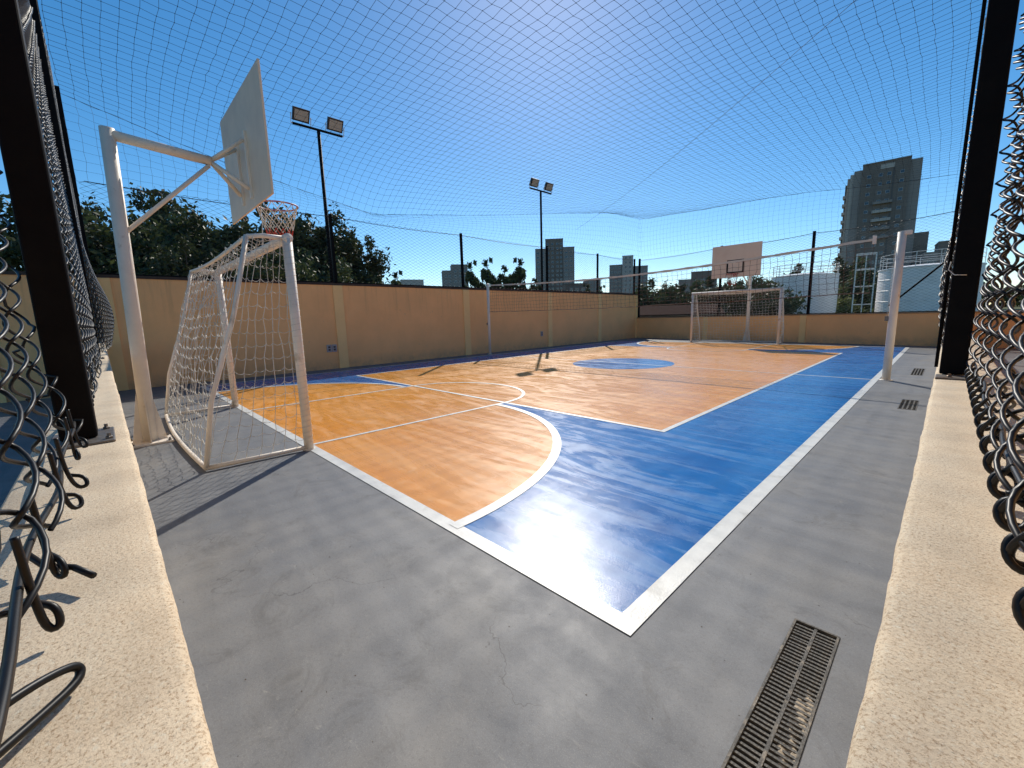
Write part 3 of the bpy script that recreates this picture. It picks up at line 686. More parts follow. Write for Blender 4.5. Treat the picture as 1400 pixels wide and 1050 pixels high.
# ------------------------------------------------------------------ basketball hoops
def hoop(px_, py_, s_, lean, label, bm, zt=3.10, zb=2.56, zT=3.80, cxb=-5.79, depth=1.19, front=False):
    t = thing('basketball_hoop', (px_, py_, 0), label, 'basketball hoop', 'basketball hoops')
    tx, ty = px_+lean[0], py_+lean[1]
    def at(f): return (px_+lean[0]*f, py_+lean[1]*f, zt*f)
    b = MB(); b.tube([(px_, py_, .02), at(.5), (tx, ty, zt+.055)], [.066, .062, .058], 20); b.build('pole', STEELW, t, True)
    b = MB()
    b.box((px_-.17, py_-.19, .0), (px_+.17, py_+.19, .022)); o = bevel(b.build('base_plate', STEELW, t), .004)
    for sx in (-1, 1):
        for sy in (-1, 1): bb = MB(); bb.lathe((px_+sx*.135, py_+sy*.155, .0225), [(.017, 0), (.017, .012), (.009, .013), (.009, .03)], 6); bb.build('anchor_bolt', PLATE, o)
    for k in range(4):      # tall triangular gussets
        a = k*PI/2+PI/4*0; dx, dy = math.cos(a), math.sin(a); nx, ny = -dy*.005, dx*.005
        L_ = .15; b = MB()
        V = []
        for sg in (-1, 1):
            V += [(px_+dx*.055+sg*nx, py_+dy*.055+sg*ny, .022), (px_+dx*L_+sg*nx, py_+dy*L_+sg*ny, .022), (px_+dx*(L_-.01)+sg*nx, py_+dy*(L_-.01)+sg*ny, .06), (px_+dx*.06+sg*nx+lean[0]*.2, py_+dy*.06+sg*ny, .56)]
        b.raw(V, [(3, 2, 1, 0), (4, 5, 6, 7), (0, 1, 5, 4), (1, 2, 6, 5), (2, 3, 7, 6), (3, 0, 4, 7)]); b.build('gusset', STEELW, t)
    ye = py_+s_*.86                                     # arm end
    ze = zt-.07; 
    b = MB(); b.tube([(tx, ty, zt), (cxb+.0, ye, ze)], .048, 16); b.build('arm', STEELW, t, True)
    f = .70; b = MB(); b.tube([at(f), (cxb, ye-s_*.02, ze-.05)], .021, 10); b.build('brace', STEELW, t, True)
    yb = py_+s_*depth
    for (dx, zz) in ((.19, 3.27), (-.19, 3.27), (.19, 2.76), (-.19, 2.76)):
        b = MB(); b.tube([(cxb, ye-s_*.01, ze), (cxb+dx, yb-s_*.035, zz)], .022, 8); b.build('bracket_strut', STEELW, t, True)
    b = MB()
    for dx in (-.19, .19): b.box((cxb+dx-.022, yb-.03 if s_ > 0 else yb+.008, 2.66), (cxb+dx+.018, yb-.008 if s_ > 0 else yb+.03, 3.36))
    b.build('mounting_frame', STEELW, t)
    bo = MB(); bo.box((cxb-.89, min(yb-.008, yb+.014), zb), (cxb+.89, max(yb-.008, yb+.014), zT)); board = bevel(bo.build('backboard', bm, t), .004)
    yf = yb+s_*.017
    rim_z = zb+.10
    if front:
        # painted target box on the court side
        def rectf(x0, z0, x1, z1, e, m, nm):
            b = MB(); y0_, y1_ = sorted((yb+s_*.0145, yb+s_*(.0145+.003)))
            b.box((x0, y0_, z0), (x0+e, y1_, z1)); b.box((x1-e, y0_, z0), (x1, y1_, z1)); b.box((x0+e, y0_, z0), (x1-e, y1_, z0+e)); b.box((x0+e, y0_, z1-e), (x1-e, y1_, z1))
            b.build(nm, m, board)
        rectf(cxb-.32, rim_z+.06, cxb+.30, rim_z+.56, .05, BLACK, 'target_square')
    yc = yb+s_*(.05+.24)
    rg = t
    b = MB(); b.tube([(cxb+.228*math.cos(a), yc+.228*math.sin(a), rim_z) for a in np.linspace(0, 2*PI, 41)[:-1]], .0095, 8, closed=True)
    rim = b.build('rim', RIM if not front else RED, t, True)
    b = MB(); b.box((cxb-.07, min(yf, yf+s_*.012), rim_z-.07), (cxb+.07, max(yf, yf+s_*.012), rim_z+.03))
    b.tube([(cxb-.05, yf, rim_z), (cxb-.10, yc-s_*.20, rim_z)], .007, 6); b.tube([(cxb+.05, yf, rim_z), (cxb+.10, yc-s_*.20, rim_z)], .007, 6)
    b.build('rim_bracket', RIM if not front else RED, t)
    def netring(f): return .222*(1-f)+.115*f+.0*f, rim_z-.42*f
    lev = 6; nn = 12
    for (l0, l1, m, nm) in ((0, 4, NETW, 'net'), (4, 6, REDT, 'net_hem')):
        parts = []
        for l in range(l0, l1):
            for k in range(nn):
                for dirn in (-.5, .5):
                    r1, z1 = netring(l/lev); r2, z2 = netring((l+1)/lev)
                    a1 = 2*PI*(k+(l % 2)*.5)/nn; a2 = a1+dirn*2*PI/nn
                    parts.append([(cxb+r1*math.cos(a1), yc+r1*math.sin(a1), z1), (cxb+r2*math.cos(a2), yc+r2*math.sin(a2), z2)])
        V, Q = polytubes(np.array(parts), .0045, 4); fast(nm, V, Q, m, t)
    if not front:
        b = MB(); b.tube([(cxb-.08, yc-.15, rim_z-.1), (cxb-.09, yc-.17, rim_z-.35), (cxb-.05, yc-.2, rim_z-.5), (cxb-.0, yc-.22, rim_z-.62)], .005, 5); b.build('loose_cord', NETW, t)
    return t
hoop(-6.0, .235, 1, (.20, .05), 'white basketball hoop seen from behind the board, beside the near goal', BOARDM)
hoop(-5.76, 19.15, -1, (0, 0), 'white basketball hoop with peach board standing behind the far goal', BOARD2, front=True, zt=3.1, cxb=-5.95, zb=2.57, zT=3.80)

# ------------------------------------------------------------------ volleyball posts and net
def vpost(x, y, r, h, label, cap):
    t = thing('volleyball_post', (x, y, 0), label, 'net post', 'volleyball posts')
    b = MB(); b.tube([(x, y, 0), (x, y, h)], r, 20); b.lathe((x, y, 0), [(r+.035, 0), (r+.035, .008), (r+.008, .014)], 20); b.build('pole', STEELW, t, True)
    b = MB(); b.box((x-.02, y-.05, h-.05), (x+.02+cap, y+.05, h+.01)) if cap else b.lathe((x, y, h), [(r+.004, 0), (r+.004, .015), (.01, .03)], 16)
    bevel(b.build('head_bracket', STEELW, t), .004)
    b = MB(); b.box((x-r-.045, y-.03, 1.02), (x-r+.004, y+.03, 1.10)); b.tube([(x-r-.03, y-.05, 1.06), (x-r-.03, y+.06, 1.06)], .012, 8); b.build('winch', PLATE, t)
    b = MB(); b.tube([(x-r-.02, y, 1.05), (x-r-.012, y, 2.3)], .003, 5); b.build('winch_cord', NETW, t)
    return t
vpost(-.66, 9.66, .058, 2.47, 'white volleyball post on the grey margin at the right side', .10)
vpost(-11.15, 9.72, .045, 2.40, 'thin white volleyball post close to the long left wall', 0)
t = thing('volleyball_net', (-5.9, 9.68, 1.4), 'slack brown volleyball net with off-white top tape across the court', 'net')
def band_z(f): return 2.36+.04*f-.17*math.sin(PI*f)**1
X_0, X_1 = -11.02, -1.02; NBX = 84; NBZ = 8
b = MB()
pts = []
for k in range(101):
    f = k/100; pts.append((X_0+(X_1-X_0)*f, 9.68+.01*math.sin(k*.9), band_z(f)))
V = []; F = []
for p in pts:
    e = .021+.004*math.sin(p[0]*13)+.002*math.sin(p[0]*41)
    V += [(p[0], p[1]-.007, p[2]-e), (p[0], p[1]+.007, p[2]-e), (p[0], p[1]+.007, p[2]+e), (p[0], p[1]-.007, p[2]+e)]
for k in range(100):
    a = k*4; c = a+4
    F += [(a, a+3, c+3, c), (a+1, c+1, c+2, a+2), (a+2, c+2, c+3, a+3), (a, c, c+1, a+1)]
F += [(0, 1, 2, 3), (403, 402, 401, 400)]
b.raw(V, F); b.build('top_tape', TAPE, t)
b = MB(); b.box((-1.03, 9.64, 2.33), (-.985, 9.72, 2.46)); b.build('end_batten', STEELW, t)
NBG = np.zeros((NBX+1, NBZ+1, 3))
for i in range(NBX+1):
    f = i/NBX
    for k in range(NBZ+1): NBG[i, k] = (X_0+(X_1-X_0)*f+.01*math.sin(k), 9.68+.03*math.sin(i*.6+k*.5), band_z(f)-.03-(.86-.12*math.sin(PI*f))*k/NBZ)
NBG += rng.normal(0, .006, NBG.shape)
v1 = polytubes(NBG, .0034, 3); v2 = polytubes(np.swapaxes(NBG, 0, 1), .0034, 3)
V, Q = join([v1, v2]); fast('net_mesh', V, Q, NETV, t)['kind'] = 'stuff'
b = MB(); b.tube([tuple(p) for p in NBG[::2, -1]], .008, 5); b.tube([(X_0, 9.69, band_z(0)), (-11.15, 9.72, 2.38)], .005, 5); b.tube([(X_1, 9.69, band_z(1)), (-.66, 9.66, 2.44)], .003, 5); b.build('hem_cord', NETV, t)

# ------------------------------------------------------------------ floodlights
def flood(x, y, h, label, facing=1, sp=.43, tilt=.5):
    t = thing('floodlight_pole', (x, y, -.35), label, 'floodlight', 'floodlight poles')
    b = MB(); b.tube([(x, y, -.35), (x, y, h)], [.05, .042], 12); b.build('pole', BLACK, t, True)
    b = MB(); b.box((x-.025, y-sp-.2, h), (x+.025, y+sp+.2, h+.045)); b.build('crossarm', BLACK, t)
    for sy in (-1, 1):
        yc = y+sy*sp; c = np.array([x+facing*.06, yc, h+.24])
        nx = np.array([facing*math.cos(tilt), 0, -math.sin(tilt)]); up = np.array([facing*math.sin(tilt), 0, math.cos(tilt)]); sd_ = np.array([0, 1., 0])
        b = MB(); b.obox(c, nx*.035, sd_*.20, up*.15)
        for q in range(7): b.obox(c-nx*.055+sd_*(-.18+.06*q), nx*.02, sd_*.006, up*.14)
        l = b.build('lamp_head', LAMPBODY, t)
        b = MB(); b.obox(c+nx*.0385, nx*.003, sd_*.165, up*.112); b.build('lens', LENS, l)
        b = MB(); b.tube([c-sd_*.24, (x, yc-.24, h+.03), (x, yc+.24, h+.03), c+sd_*.24], .012, 6); b.build('yoke', GALV, l)
    return t
flood(-11.97, 4.75, 6.22, 'tall black twin floodlight pole nearest behind the long left wall')
flood(-11.97, 13.45, 6.25, 'second black twin floodlight pole further along the long left wall')
flood(.12, 12.3, 5.75, 'twin floodlight peeking out left of the big black post at top right', -1, sp=.55)

# ------------------------------------------------------------------ sockets
def socket(y, z, label, wd):
    t = thing('wall_socket', (-11.6, y, z), label, 'socket', 'sockets on the long wall')
    for k in range(wd):
        yy = y+(k-(wd-1)/2)*.14
        b = MB(); b.box((-11.6, yy-.062, z-.10), (-11.57, yy+.062, z+.10)); c = bevel(b.build('cover_plate', PLASTIC, t), .006)
        b = MB(); b.box((-11.571, yy-.028, z-.06), (-11.566, yy+.028, z-.01)); b.box((-11.571, yy-.028, z+.01), (-11.566, yy+.028, z+.06)); b.build('outlet', DARKP, c)
socket(4.42, .56, 'double grey socket low on the left wall beside the first pilaster', 2)
socket(12.95, .56, 'single grey socket low on the left wall further along near the far pilasters', 1)

# ------------------------------------------------------------------ drain grates
def grate(d, label, n, along, bar):
    x0, y0, x1, y1 = d; t = thing('drain_grate', ((x0+x1)/2, (y0+y1)/2, 0), label, 'drain grate', 'drain grates in the grey floor')
    b = MB(); b.box((x0+.001, y0+.001, -.16), (x1-.001, y1-.001, -.15)); 
    b.box((x0+.0005, y0+.002, -.15), (x0+.004, y1-.002, -.008)); b.box((x1-.004, y0+.002, -.15), (x1-.0005, y1-.002, -.008)); b.box((x0+.004, y0+.0005, -.15), (x1-.004, y0+.004, -.008)); b.box((x0+.004, y1-.004, -.15), (x1-.004, y1-.0005, -.008)); b.build('channel', PIT, t)
    e = .009
    b = MB(); b.box((x0+.001, y0+.001, -.008), (x0+e, y1-.001, .004)); b.box((x1-e, y0+.001, -.008), (x1-.001, y1-.001, .004)); b.box((x0+e, y0+.001, -.008), (x1-e, y0+e, .004)); b.box((x0+e, y1-e, -.008), (x1-e, y1-.001, .004))
    b.build('grate_frame', IRON, t)
    if along:
        # slots across the channel in two rows
        xm = (x0+x1)/2
        b = MB(); b.box((xm-.005, y0+e, -.012), (xm+.005, y1-e, .001)); b.build('centre_rib', IRON, t)
        yy = np.arange(y0+e+.010, y1-e-.004, bar)
        me = None
        for xa, xb in ((x0+e, xm-.005), (xm+.005, x1-e)):
            for y in yy:
                if me is None:
                    q = MB(); q.box((0, -.0042, -.012), (xb-xa, .0042, .0)); o = q.build('grate_bar', IRON); o.parent = t; me = o.data
                else: o = bpy.data.objects.new('grate_bar', me); COL.objects.link(o); o.parent = t
                o.location = (xa-t.location.x, y+rng.normal(0, .0006)-t.location.y, rng.normal(-.0008, .0006)-t.location.z)
    return t
def smallgrate(d, label):
    x0, y0, x1, y1 = d; t = grate(d, label, 0, False, 0)
    n = 4; me = None
    for k in range(1, n):                       # long ribs
        x = x0+(x1-x0)*k/n; b = MB(); b.box((x-.008, y0+.009, -.012), (x+.008, y1-.009, .001)); b.build('rib', IRON, t)
    for y in np.linspace(y0+.05, y1-.05, 9):
        b = MB(); b.box((x0+.009, y-.008, -.014), (x1-.009, y+.008, -.002)); b.build('grate_bar', IRON, t)
grate(DR[0], 'long black slotted drain grate in the grey floor at the bottom right', 0, True, .0195)
smallgrate(DR[1], 'small slotted drain grate, the nearer one beside the right parapet')
smallgrate(DR[2], 'small slotted drain grate, the farther one beside the right parapet')
# silt washed up inside the right hand row of slots
yy_ = np.arange(.56, 1.80, .006); xx_ = np.linspace(-.2445, -.1845, 11); V = []
for y in yy_:
    for x in xx_:
        lvl = -.0065+.007*math.sin(y*9+1)*math.sin(y*23)+.004*math.sin(x*160+y*60)+rng.normal(0, .0016)-.02*max(0, (y-1.55)/.25)-.012*max(0, (-.222-x)/.02)
        V.append((x, y, min(lvl, -.001)))
n_ = len(xx_); Fq = np.array([[i*n_+j, i*n_+j+1, (i+1)*n_+j+1, (i+1)*n_+j] for i in range(len(yy_)-1) for j in range(n_-1)])
tag(fast('silt', np.array(V), Fq, mat('pale_silt', (.40, .33, .24), .95, noise=.45, nscale=160), None), 'pale silt filling the right hand slots of the long drain grate', 'silt', kind='stuff')
b = MB()
for k in range(420):
    x = rng.uniform(-5.0, -.05); y = rng.uniform(.1, 5) ; s2 = rng.uniform(.0008, .0022)
    z = .0 if (x > XR+.05 or y < Y0-.05) else .009
    if z > 0: continue
    if DR[0][0]-.01 < x < DR[0][2]+.01 and y < 1.9: continue
    b.obox((x, y, z+s2*.3), (s2*rng.uniform(.6, 1.6), s2*rng.uniform(-.5, .5), 0), (0, s2*rng.uniform(.4, 1), 0), (0, 0, s2*.35))
tag(b.build('grit', mat('brown_grit', (.10, .08, .06), .95, noise=.5, nscale=60), None), 'tiny scattered bits of grit on the grey floor', 'grit', kind='stuff')

# ------------------------------------------------------------------ background buildings
def az(a, D): a = R(a); return np.array([math.sin(a)*D, math.cos(a)*D])
def frame_at(a, D, turn=0.):
    c = az(a, D); f = -c/np.linalg.norm(c)          # towards the court
    ct, st = math.cos(turn), math.sin(turn); f = np.array([f[0]*ct-f[1]*st, f[0]*st+f[1]*ct]); r = np.array([-f[1], f[0]])
    return c, f, r
def tower(name, a, D, turn, blocks, label, floors_h=3.0, zbase=-.35, seed=0):
    """blocks: (u0,u1, v0,v1, height, material, [window columns u], wsize) in metres on a frame facing the court; v=0 is the front"""
    c, f, r = frame_at(a, D, turn); rs = random.Random(seed)
    t = thing(name, (c[0], c[1], zbase), label, 'building')
    ang = math.atan2(r[1], r[0]); t.rotation_euler = (0, 0, ang)
    # local axes: x = r (to the right seen from the court is -x?), y = away
    for (u0, u1, v0, v1, h, m, cols, ws) in blocks:
        b = MB(); b.box((u0, v0, 0), (u1, v1, h)); b.box((u0-.12, v0-.12, h), (u1+.12, v1+.12, h+.35))
        body = b.build('block', m); body.parent = t
        me = None; mp = None
        for uc in cols:
            z = 2.2
            while z < h-1.6:
                if me is None:
                    q = MB(); q.box((-ws/2-.1, -.10, -.1), (ws/2+.1, .0, -.0)); q.box((-ws/2-.1, -.08, 0), (-ws/2, 0, 1.25)); q.box((ws/2, -.08, 0), (ws/2+.1, 0, 1.25)); q.box((-ws/2-.1, -.08, 1.25), (ws/2+.1, 0, 1.35))
                    wo = q.build('window', FRAME); me = wo.data
                    q = MB(); q.box((-ws/2, -.03, 0), (ws/2, -.005, 1.25)); po = q.build('pane', GLASS); mp = po.data
                else:
                    wo = bpy.data.objects.new('window', me); COL.objects.link(wo); po = bpy.data.objects.new('pane', mp); COL.objects.link(po)
                wo.parent = t; wo.location = (uc, v0, z); po.parent = wo
                if False: pass
                z += floors_h
    return t, (c, f, r, ang)
# The frame's x axis: r = perpendicular; find whether +x is screen right (az increasing)
def wm(D, a0, a1, ac): return D*math.tan(R(a0-ac)), D*math.tan(R(a1-ac))

def big_tower():
    D = 210; ac = -5.6
    t, _ = tower('apartment_tower', ac, D, .0, [], 'tall grey apartment tower at the right with balconies down its middle', seed=1)
    H = 53
    def part(nm, m, boxes):
        b = MB()
        for a, c in boxes: b.box(a, c)
        o = b.build(nm, m); o.parent = t; return o
    part('block', CONC_D, [((-6.6, 0, 0), (6.4, 14, H)), ((-6.7, -.2, H), (6.5, 14, H+.5))])
    part('side_block', CONC_M, [((-9.0, .6, 0), (-6.6, 13, H-1.2))])
    part('side_block', CONC_M, [((6.4, .8, 0), (9.4, 13, H-.6))])
    part('stair_block', CONC_D, [((9.4, 2, 0), (13.2, 12, 27.5))])
    part('stair_block', CONC_M, [((3.6, -1.5, 0), (8.8, 0, 18))])
    # ribbed balcony stack on the left flank, sky-lit strip painted as paler columns
    part('balcony_column', CONC_L, [((-10.1, 1.5, 0), (-9.0, 3.2, H-2)), ((-11.0, 4.5, 0), (-10.1, 6, H-2.6))])
    part('balcony_column', CONC_D, [((-10.2, 3.2, 0), (-9.0, 12, H-2.2)), ((-11.6, 6, 0), (-10.2, 12, H-4.5))])
    k = 0; z = 4.
    while z < H-9:
        b = MB(); b.box((-12.1, 5.4, z), (-10.9, 9, z+1.0)); o = b.build('balcony', CONC_L); o.parent = t; z += 3.05
    me = mp = mm = None
    fl_ = 0; z = 2.6
    while z < H-3.2:
        for u, ws in ((-4.6, .9), (4.4, .9), (-1.35, 1.1), (.9, 1.1)):
            if me is None:
                q = MB(); q.box((-.60, -.09, -.08), (.60, 0, 0)); q.box((-.56, -.06, 0), (-.5, 0, .95)); q.box((.5, -.06, 0), (.56, 0, .95)); q.box((-.56, -.06, .95), (.56, 0, 1.02)); wo = q.build('window', FRAME); me = wo.data
                q = MB(); q.box((-.5, -.03, 0), (.5, -.006, .95)); po = q.build('pane', GLASS); mp = po.data
            else:
                wo = bpy.data.objects.new('window', me); COL.objects.link(wo); po = bpy.data.objects.new('pane', mp); COL.objects.link(po)
            wo.parent = t; wo.location = (u, 0, z); po.parent = wo
        if fl_ in (8, 9, 10, 11, 12):
            q = MB(); q.box((-2.9, -1.3, z-.5), (2.5, 0, z-.35)); q.box((-2.9, -1.3, z-.35), (2.5, -1.2, z+.45)); o = q.build('balcony', CONC_L if fl_ in (10, 11) else CONC_M); o.parent = t
        z += 3.05; fl_ += 1
    part('sign_panel', CONC_L, [((-1.6, -.12, H-2.2), (2.2, -.01, H-.7))])
    part('recess_shade', mat('recess_shade_render', (.13, .12, .115), .9, noise=.1, nscale=.3), [((1.9, -.05, 0), (2.4, .0, H-2.4))])  # dark strip on the flat front, recess shade given as colour
    return t
TW = big_tower()
D = 300
tower('apartment_tower', -40.0, D, .0, [
    (-13.2, -6.2, 0, 14, 47.5, CONC_M, [-11.3, -8.3], 1.7), (-6.2, 6.0, 1.5, 15, 54, CONC_D, [-4.4, -1.4, 2.0, 4.6], 1.3), (6.0, 13.6, 0, 14, 48, CONC_M, [8.0, 11.4], 1.9),
    (-14.5, -13.2, 3, 12, 20, CONC_D, [], 1)], 'dark apartment tower behind the second floodlight pole, raised middle block', seed=2)
tower('apartment_tower', -30.6, D, .0, [
    (-12.2, -3.8, 0, 12, 34.5, CONC_M, [-10.5, -8, -5.5], 1.4), (-3.8, 3.2, -1, 12, 40, CONC_L, [-1.5, 1.2], .9), (3.2, 12.6, 0, 12, 33, CONC_M, [5, 8, 11], 1.4)],
    'paler apartment tower with a round-topped middle block, left of the far hoop', seed=3)
tower('apartment_block', -52.9, 260, .1, [(-8.5, -3, 0, 10, 30, CONC_M, [-6.8, -4.6], 1.2), (-3, 6.5, 0, 10, 33.5, CONC_M, [-1, 2, 5], 1.3)], 'plain grey apartment block right of the left tree mass', seed=4)
tower('apartment_block', -58.7, 320, .1, [(-8, 8, 0, 10, 30.5, CONC_L, [-5, -1.5, 2, 5.5], 1.4)], 'small distant pale block just right of the left tree mass', seed=5)
tower('apartment_block', -36.3, 220, .2, [(-9, 2, 0, 10, 17.5, CONC_D, [-6, -3, 0], 1.4), (2, 9, 0, 10, 19, CONC_M, [4, 7], 1.2)], 'low grey block between the dark and the pale apartment towers', seed=6)
tower('apartment_block', -22.4, 200, -.1, [(-7.5, -2.5, 0, 10, 15.5, CONC_M, [-5], 1.3), (-2.5, 7, 0, 10, 18.5, CONC_D, [-.5, 2.2, 5], 1.4)], 'stepped grey block left of the far basketball board', seed=7)
tower('apartment_block', -.9, 190, .1, [(-4.2, -1.2, 0, 10, 18, CONC_M, [-2.7], 1.2), (-1.2, 7, 0, 10, 21, CONC_D, [1, 4], 1.4)], 'stepped grey block above the right water tank', seed=8)
tower('low_house', -17.6, 110, .1, [(-5, 5, 0, 8, 7, CONC_L, [-3, 0, 3], 1.2)], 'small pale house just under the far basketball board', seed=9)
tower('low_house', -9.9, 95, .1, [(-4, -1, 0, 6, 7.8, ROOFR, [-2.5], 1.0), (-1, 3, 0, 6, 7.0, CONC_M, [1], 1.0)], 'small dark red house behind the left water tank', seed=10)
# reddish tiled shed beyond the left corner
c, f, r = frame_at(-25.6, 42, .15)
t = thing('shed', (c[0], c[1], -.35), 'low shed with dark brown red roof beyond the far left corner', 'shed'); t.rotation_euler = (0, 0, math.atan2(r[1], r[0]))
b = MB(); b.box((-4.5, 0, 0), (4.5, 4, 1.5)); o = b.build('wall', CONC_D); o.parent = t
b = MB(); b.raw([(-4.8, -.4, 1.5), (4.8, -.4, 1.5), (4.8, 2, 2.35), (-4.8, 2, 2.35), (4.8, 4.4, 1.5), (-4.8, 4.4, 1.5), (-4.8, -.4, 1.42), (4.8, -.4, 1.42), (4.8, 4.4, 1.42), (-4.8, 4.4, 1.42)], [(0, 1, 2, 3), (3, 2, 4, 5), (6, 9, 8, 7), (0, 6, 7, 1), (5, 4, 8, 9), (1, 7, 8, 4, 2), (0, 3, 5, 9, 6)])
o = b.build('roof', ROOFR); o.parent = t

# ------------------------------------------------------------------ water tanks and their ladders
def tank(a, D, rad, h, label, rail_h=1.35):
    c = az(a, D); t = thing('water_tank', (c[0], c[1], -.35), label, 'water tank', 'white water tanks behind the far wall')
    H = h+.35
    prof = [(rad, 0), (rad, H-.12), (rad+.07, H-.1), (rad+.07, H), (rad*.97, H+.03), (rad*.6, H+.22), (rad*.2, H+.34), (.01, H+.36)]
    b = MB(); b.lathe((c[0], c[1], -.35), prof, 64); sh = b.build('shell', TANK, t)
    for k in range(1, 5):
        z = -.35+H*k/5; b = MB(); b.tube([(c[0]+(rad+.012)*math.cos(q), c[1]+(rad+.012)*math.sin(q), z) for q in np.linspace(0, 2*PI, 65)[:-1]], .022, 4, closed=True); b.build('seam', TANK, t)
    b = MB(); n = 14
    for k in range(n):
        q = 2*PI*k/n; p = (c[0]+rad*.98*math.cos(q), c[1]+rad*.98*math.sin(q)); b.tube([(*p, h), (*p, h+rail_h)], .028, 5)
    for z in (.55, .95, rail_h): b.tube([(c[0]+rad*.98*math.cos(q), c[1]+rad*.98*math.sin(q), h+z) for q in np.linspace(0, 2*PI, 33)[:-1]], .024, 5, closed=True)
    b.build('guard_rail', GALV, t)
    return t, c
tank(-11.55, 68, 3.62, 5.55, 'white cylindrical water tank just right of the far hoop')
tank(-1.75, 60, 3.80, 5.05, 'larger white cylindrical water tank behind the right volleyball post')
def lattice(a0, a1, D, h, label, cols=3, levels=(1.6, 3.4, 5.1)):
    p0, p1 = az(a0, D), az(a1, D); t = thing('ladder_tower', (float((p0+p1)[0]/2), float((p0+p1)[1]/2), -.35), label, 'ladder tower', 'steel ladder towers by the tanks')
    d = (p1-p0); bk = np.array([-d[1], d[0]]); bk = bk/np.linalg.norm(bk)*1.3
    if bk@p0 < 0: bk = -bk
    for k in range(cols):
        for o_ in (0, 1):
            p = p0+d*k/(cols-1)+bk*o_; b = MB(); b.tube([(*p, -.35), (*p, h)], .05, 5); b.build('upright', GALV, t)
    for z in list(levels)+[h]:
        for o_ in (0, 1):
            b = MB(); b.tube([(*(p0+bk*o_), z), (*(p1+bk*o_), z)], .045, 5); b.build('crossbar', GALV, t)
        for k in range(cols):
            p = p0+d*k/(cols-1); b = MB(); b.tube([(*p, z), (*(p+bk), z)], .04, 5); b.build('crossbar', GALV, t)
lattice(-7.2, -5.65, 56, 6.6, 'pale steel ladder tower on the left of the larger water tank')
lattice(-17.2, -15.0, 62, 4.6, 'pale steel ladder tower seen through the far goal, left of the smaller tank', 4)

# ------------------------------------------------------------------ trees
def crown_mesh(name, seed, nclump, leaves, rad, hgt, leaf, slender=1., m=None):
    rs = np.random.default_rng(seed)
    C_ = []
    for i in range(nclump):
        while True:
            p = rs.uniform(-1, 1, 3)
            if np.linalg.norm(p) < 1: break
        env = 1-.35*max(0, p[2])
        C_.append((p[0]*rad*env*slender, p[1]*rad*env*slender, (p[2]*.5+.5)*hgt*rs.uniform(.74, 1.12), rs.uniform(.25, 1.0)*rad*.30))
    C_ = np.array(C_)
    w_ = C_[:, 3]**2; pick = rs.choice(len(C_), leaves, p=w_/w_.sum())
    d = rs.normal(size=(leaves, 3)); d /= np.linalg.norm(d, axis=1)[:, None]
    rr = C_[pick, 3]*(rs.uniform(0, 1, leaves)**.45)*rs.choice([1, 1, 1, 1.4], leaves)
    P = C_[pick, :3]+d*rr[:, None]*np.array([.85, .85, 1.15])
    a = rs.normal(size=(leaves, 3)); a[:, 2] -= .4; a /= np.linalg.norm(a, axis=1)[:, None]
    b = np.cross(a, rs.normal(size=(leaves, 3))); b /= np.linalg.norm(b, axis=1)[:, None]
    s = leaf*rs.uniform(.6, 1.4, leaves)[:, None]
    V = np.stack([P-a*s, P-b*s*.42, P+a*s, P+b*s*.42], 1).reshape(-1, 3)
    Q = np.arange(leaves*4).reshape(-1, 4)
    me = bpy.data.meshes.new(name)
    me.vertices.add(len(V)); me.vertices.foreach_set('co', V.astype(np.float32).ravel()); me.loops.add(Q.size); me.loops.foreach_set('vertex_index', Q.astype(np.int32).ravel())
    me.polygons.add(len(Q)); me.polygons.foreach_set('loop_start', np.arange(0, Q.size, 4, dtype=np.int32)); me.polygons.foreach_set('loop_total', np.full(len(Q), 4, dtype=np.int32))
    me.update(calc_edges=True); me.materials.append(m)
    return me, C_
def trunk_mesh(name, seed, C_, base_h, r):
    rs = np.random.default_rng(seed+50); b = MB()
    top = C_[:, 2].max()*.7+base_h
    pts = [(rs.normal(0, .05)*k, rs.normal(0, .05)*k, top*k/6) for k in range(7)]
    b.tube(pts, [r*(1-.12*k) for k in range(7)], 8)
    for i in rs.choice(len(C_), min(9, len(C_)), replace=False):
        c = C_[i]; k = rs.integers(1, 5); s = np.array(pts[k]); e = np.array([c[0], c[1], c[2]+base_h])
        m = (s+e)/2+np.array([0, 0, -.15]); b.tube([s, m, e], [r*.42, r*.25, r*.1], 6)
    me = bpy.data.meshes.new(name); me.from_pydata(np.concatenate(b.V).tolist(), [], b.F); me.materials.append(BARK); return me
KINDS = {}
def kind(key, seed, nclump, leaves, rad, hgt, leaf, base_h, r, m, slender=1.):
    cm, C_ = crown_mesh(key+'_crown', seed, nclump, leaves, rad, hgt, leaf, slender, m); KINDS[key] = (cm, trunk_mesh(key+'_trunk', seed, C_, base_h, r), base_h, base_h+hgt)
kind('big1', 1, 95, 12000, 3.0, 5.9, .15, 1.6, .22, LEAFD); kind('big2', 2, 80, 11000, 2.6, 5.8, .15, 2.0, .2, LEAFD); kind('big3', 3, 90, 12000, 3.2, 5.4, .15, 1.6, .22, LEAFM)
kind('wispy', 4, 22, 3000, 1.6, 4.4, .16, 2.2, .13, LEAFM, .8); kind('hedge', 5, 40, 5000, 3.0, 3.6, .17, .6, .15, LEAFD); kind('hedge2', 6, 40, 5000, 2.8, 3.4, .17, .7, .15, LEAFM)
kind('bush', 7, 26, 3000, 1.6, 1.6, .12, .1, .05, LEAFO)
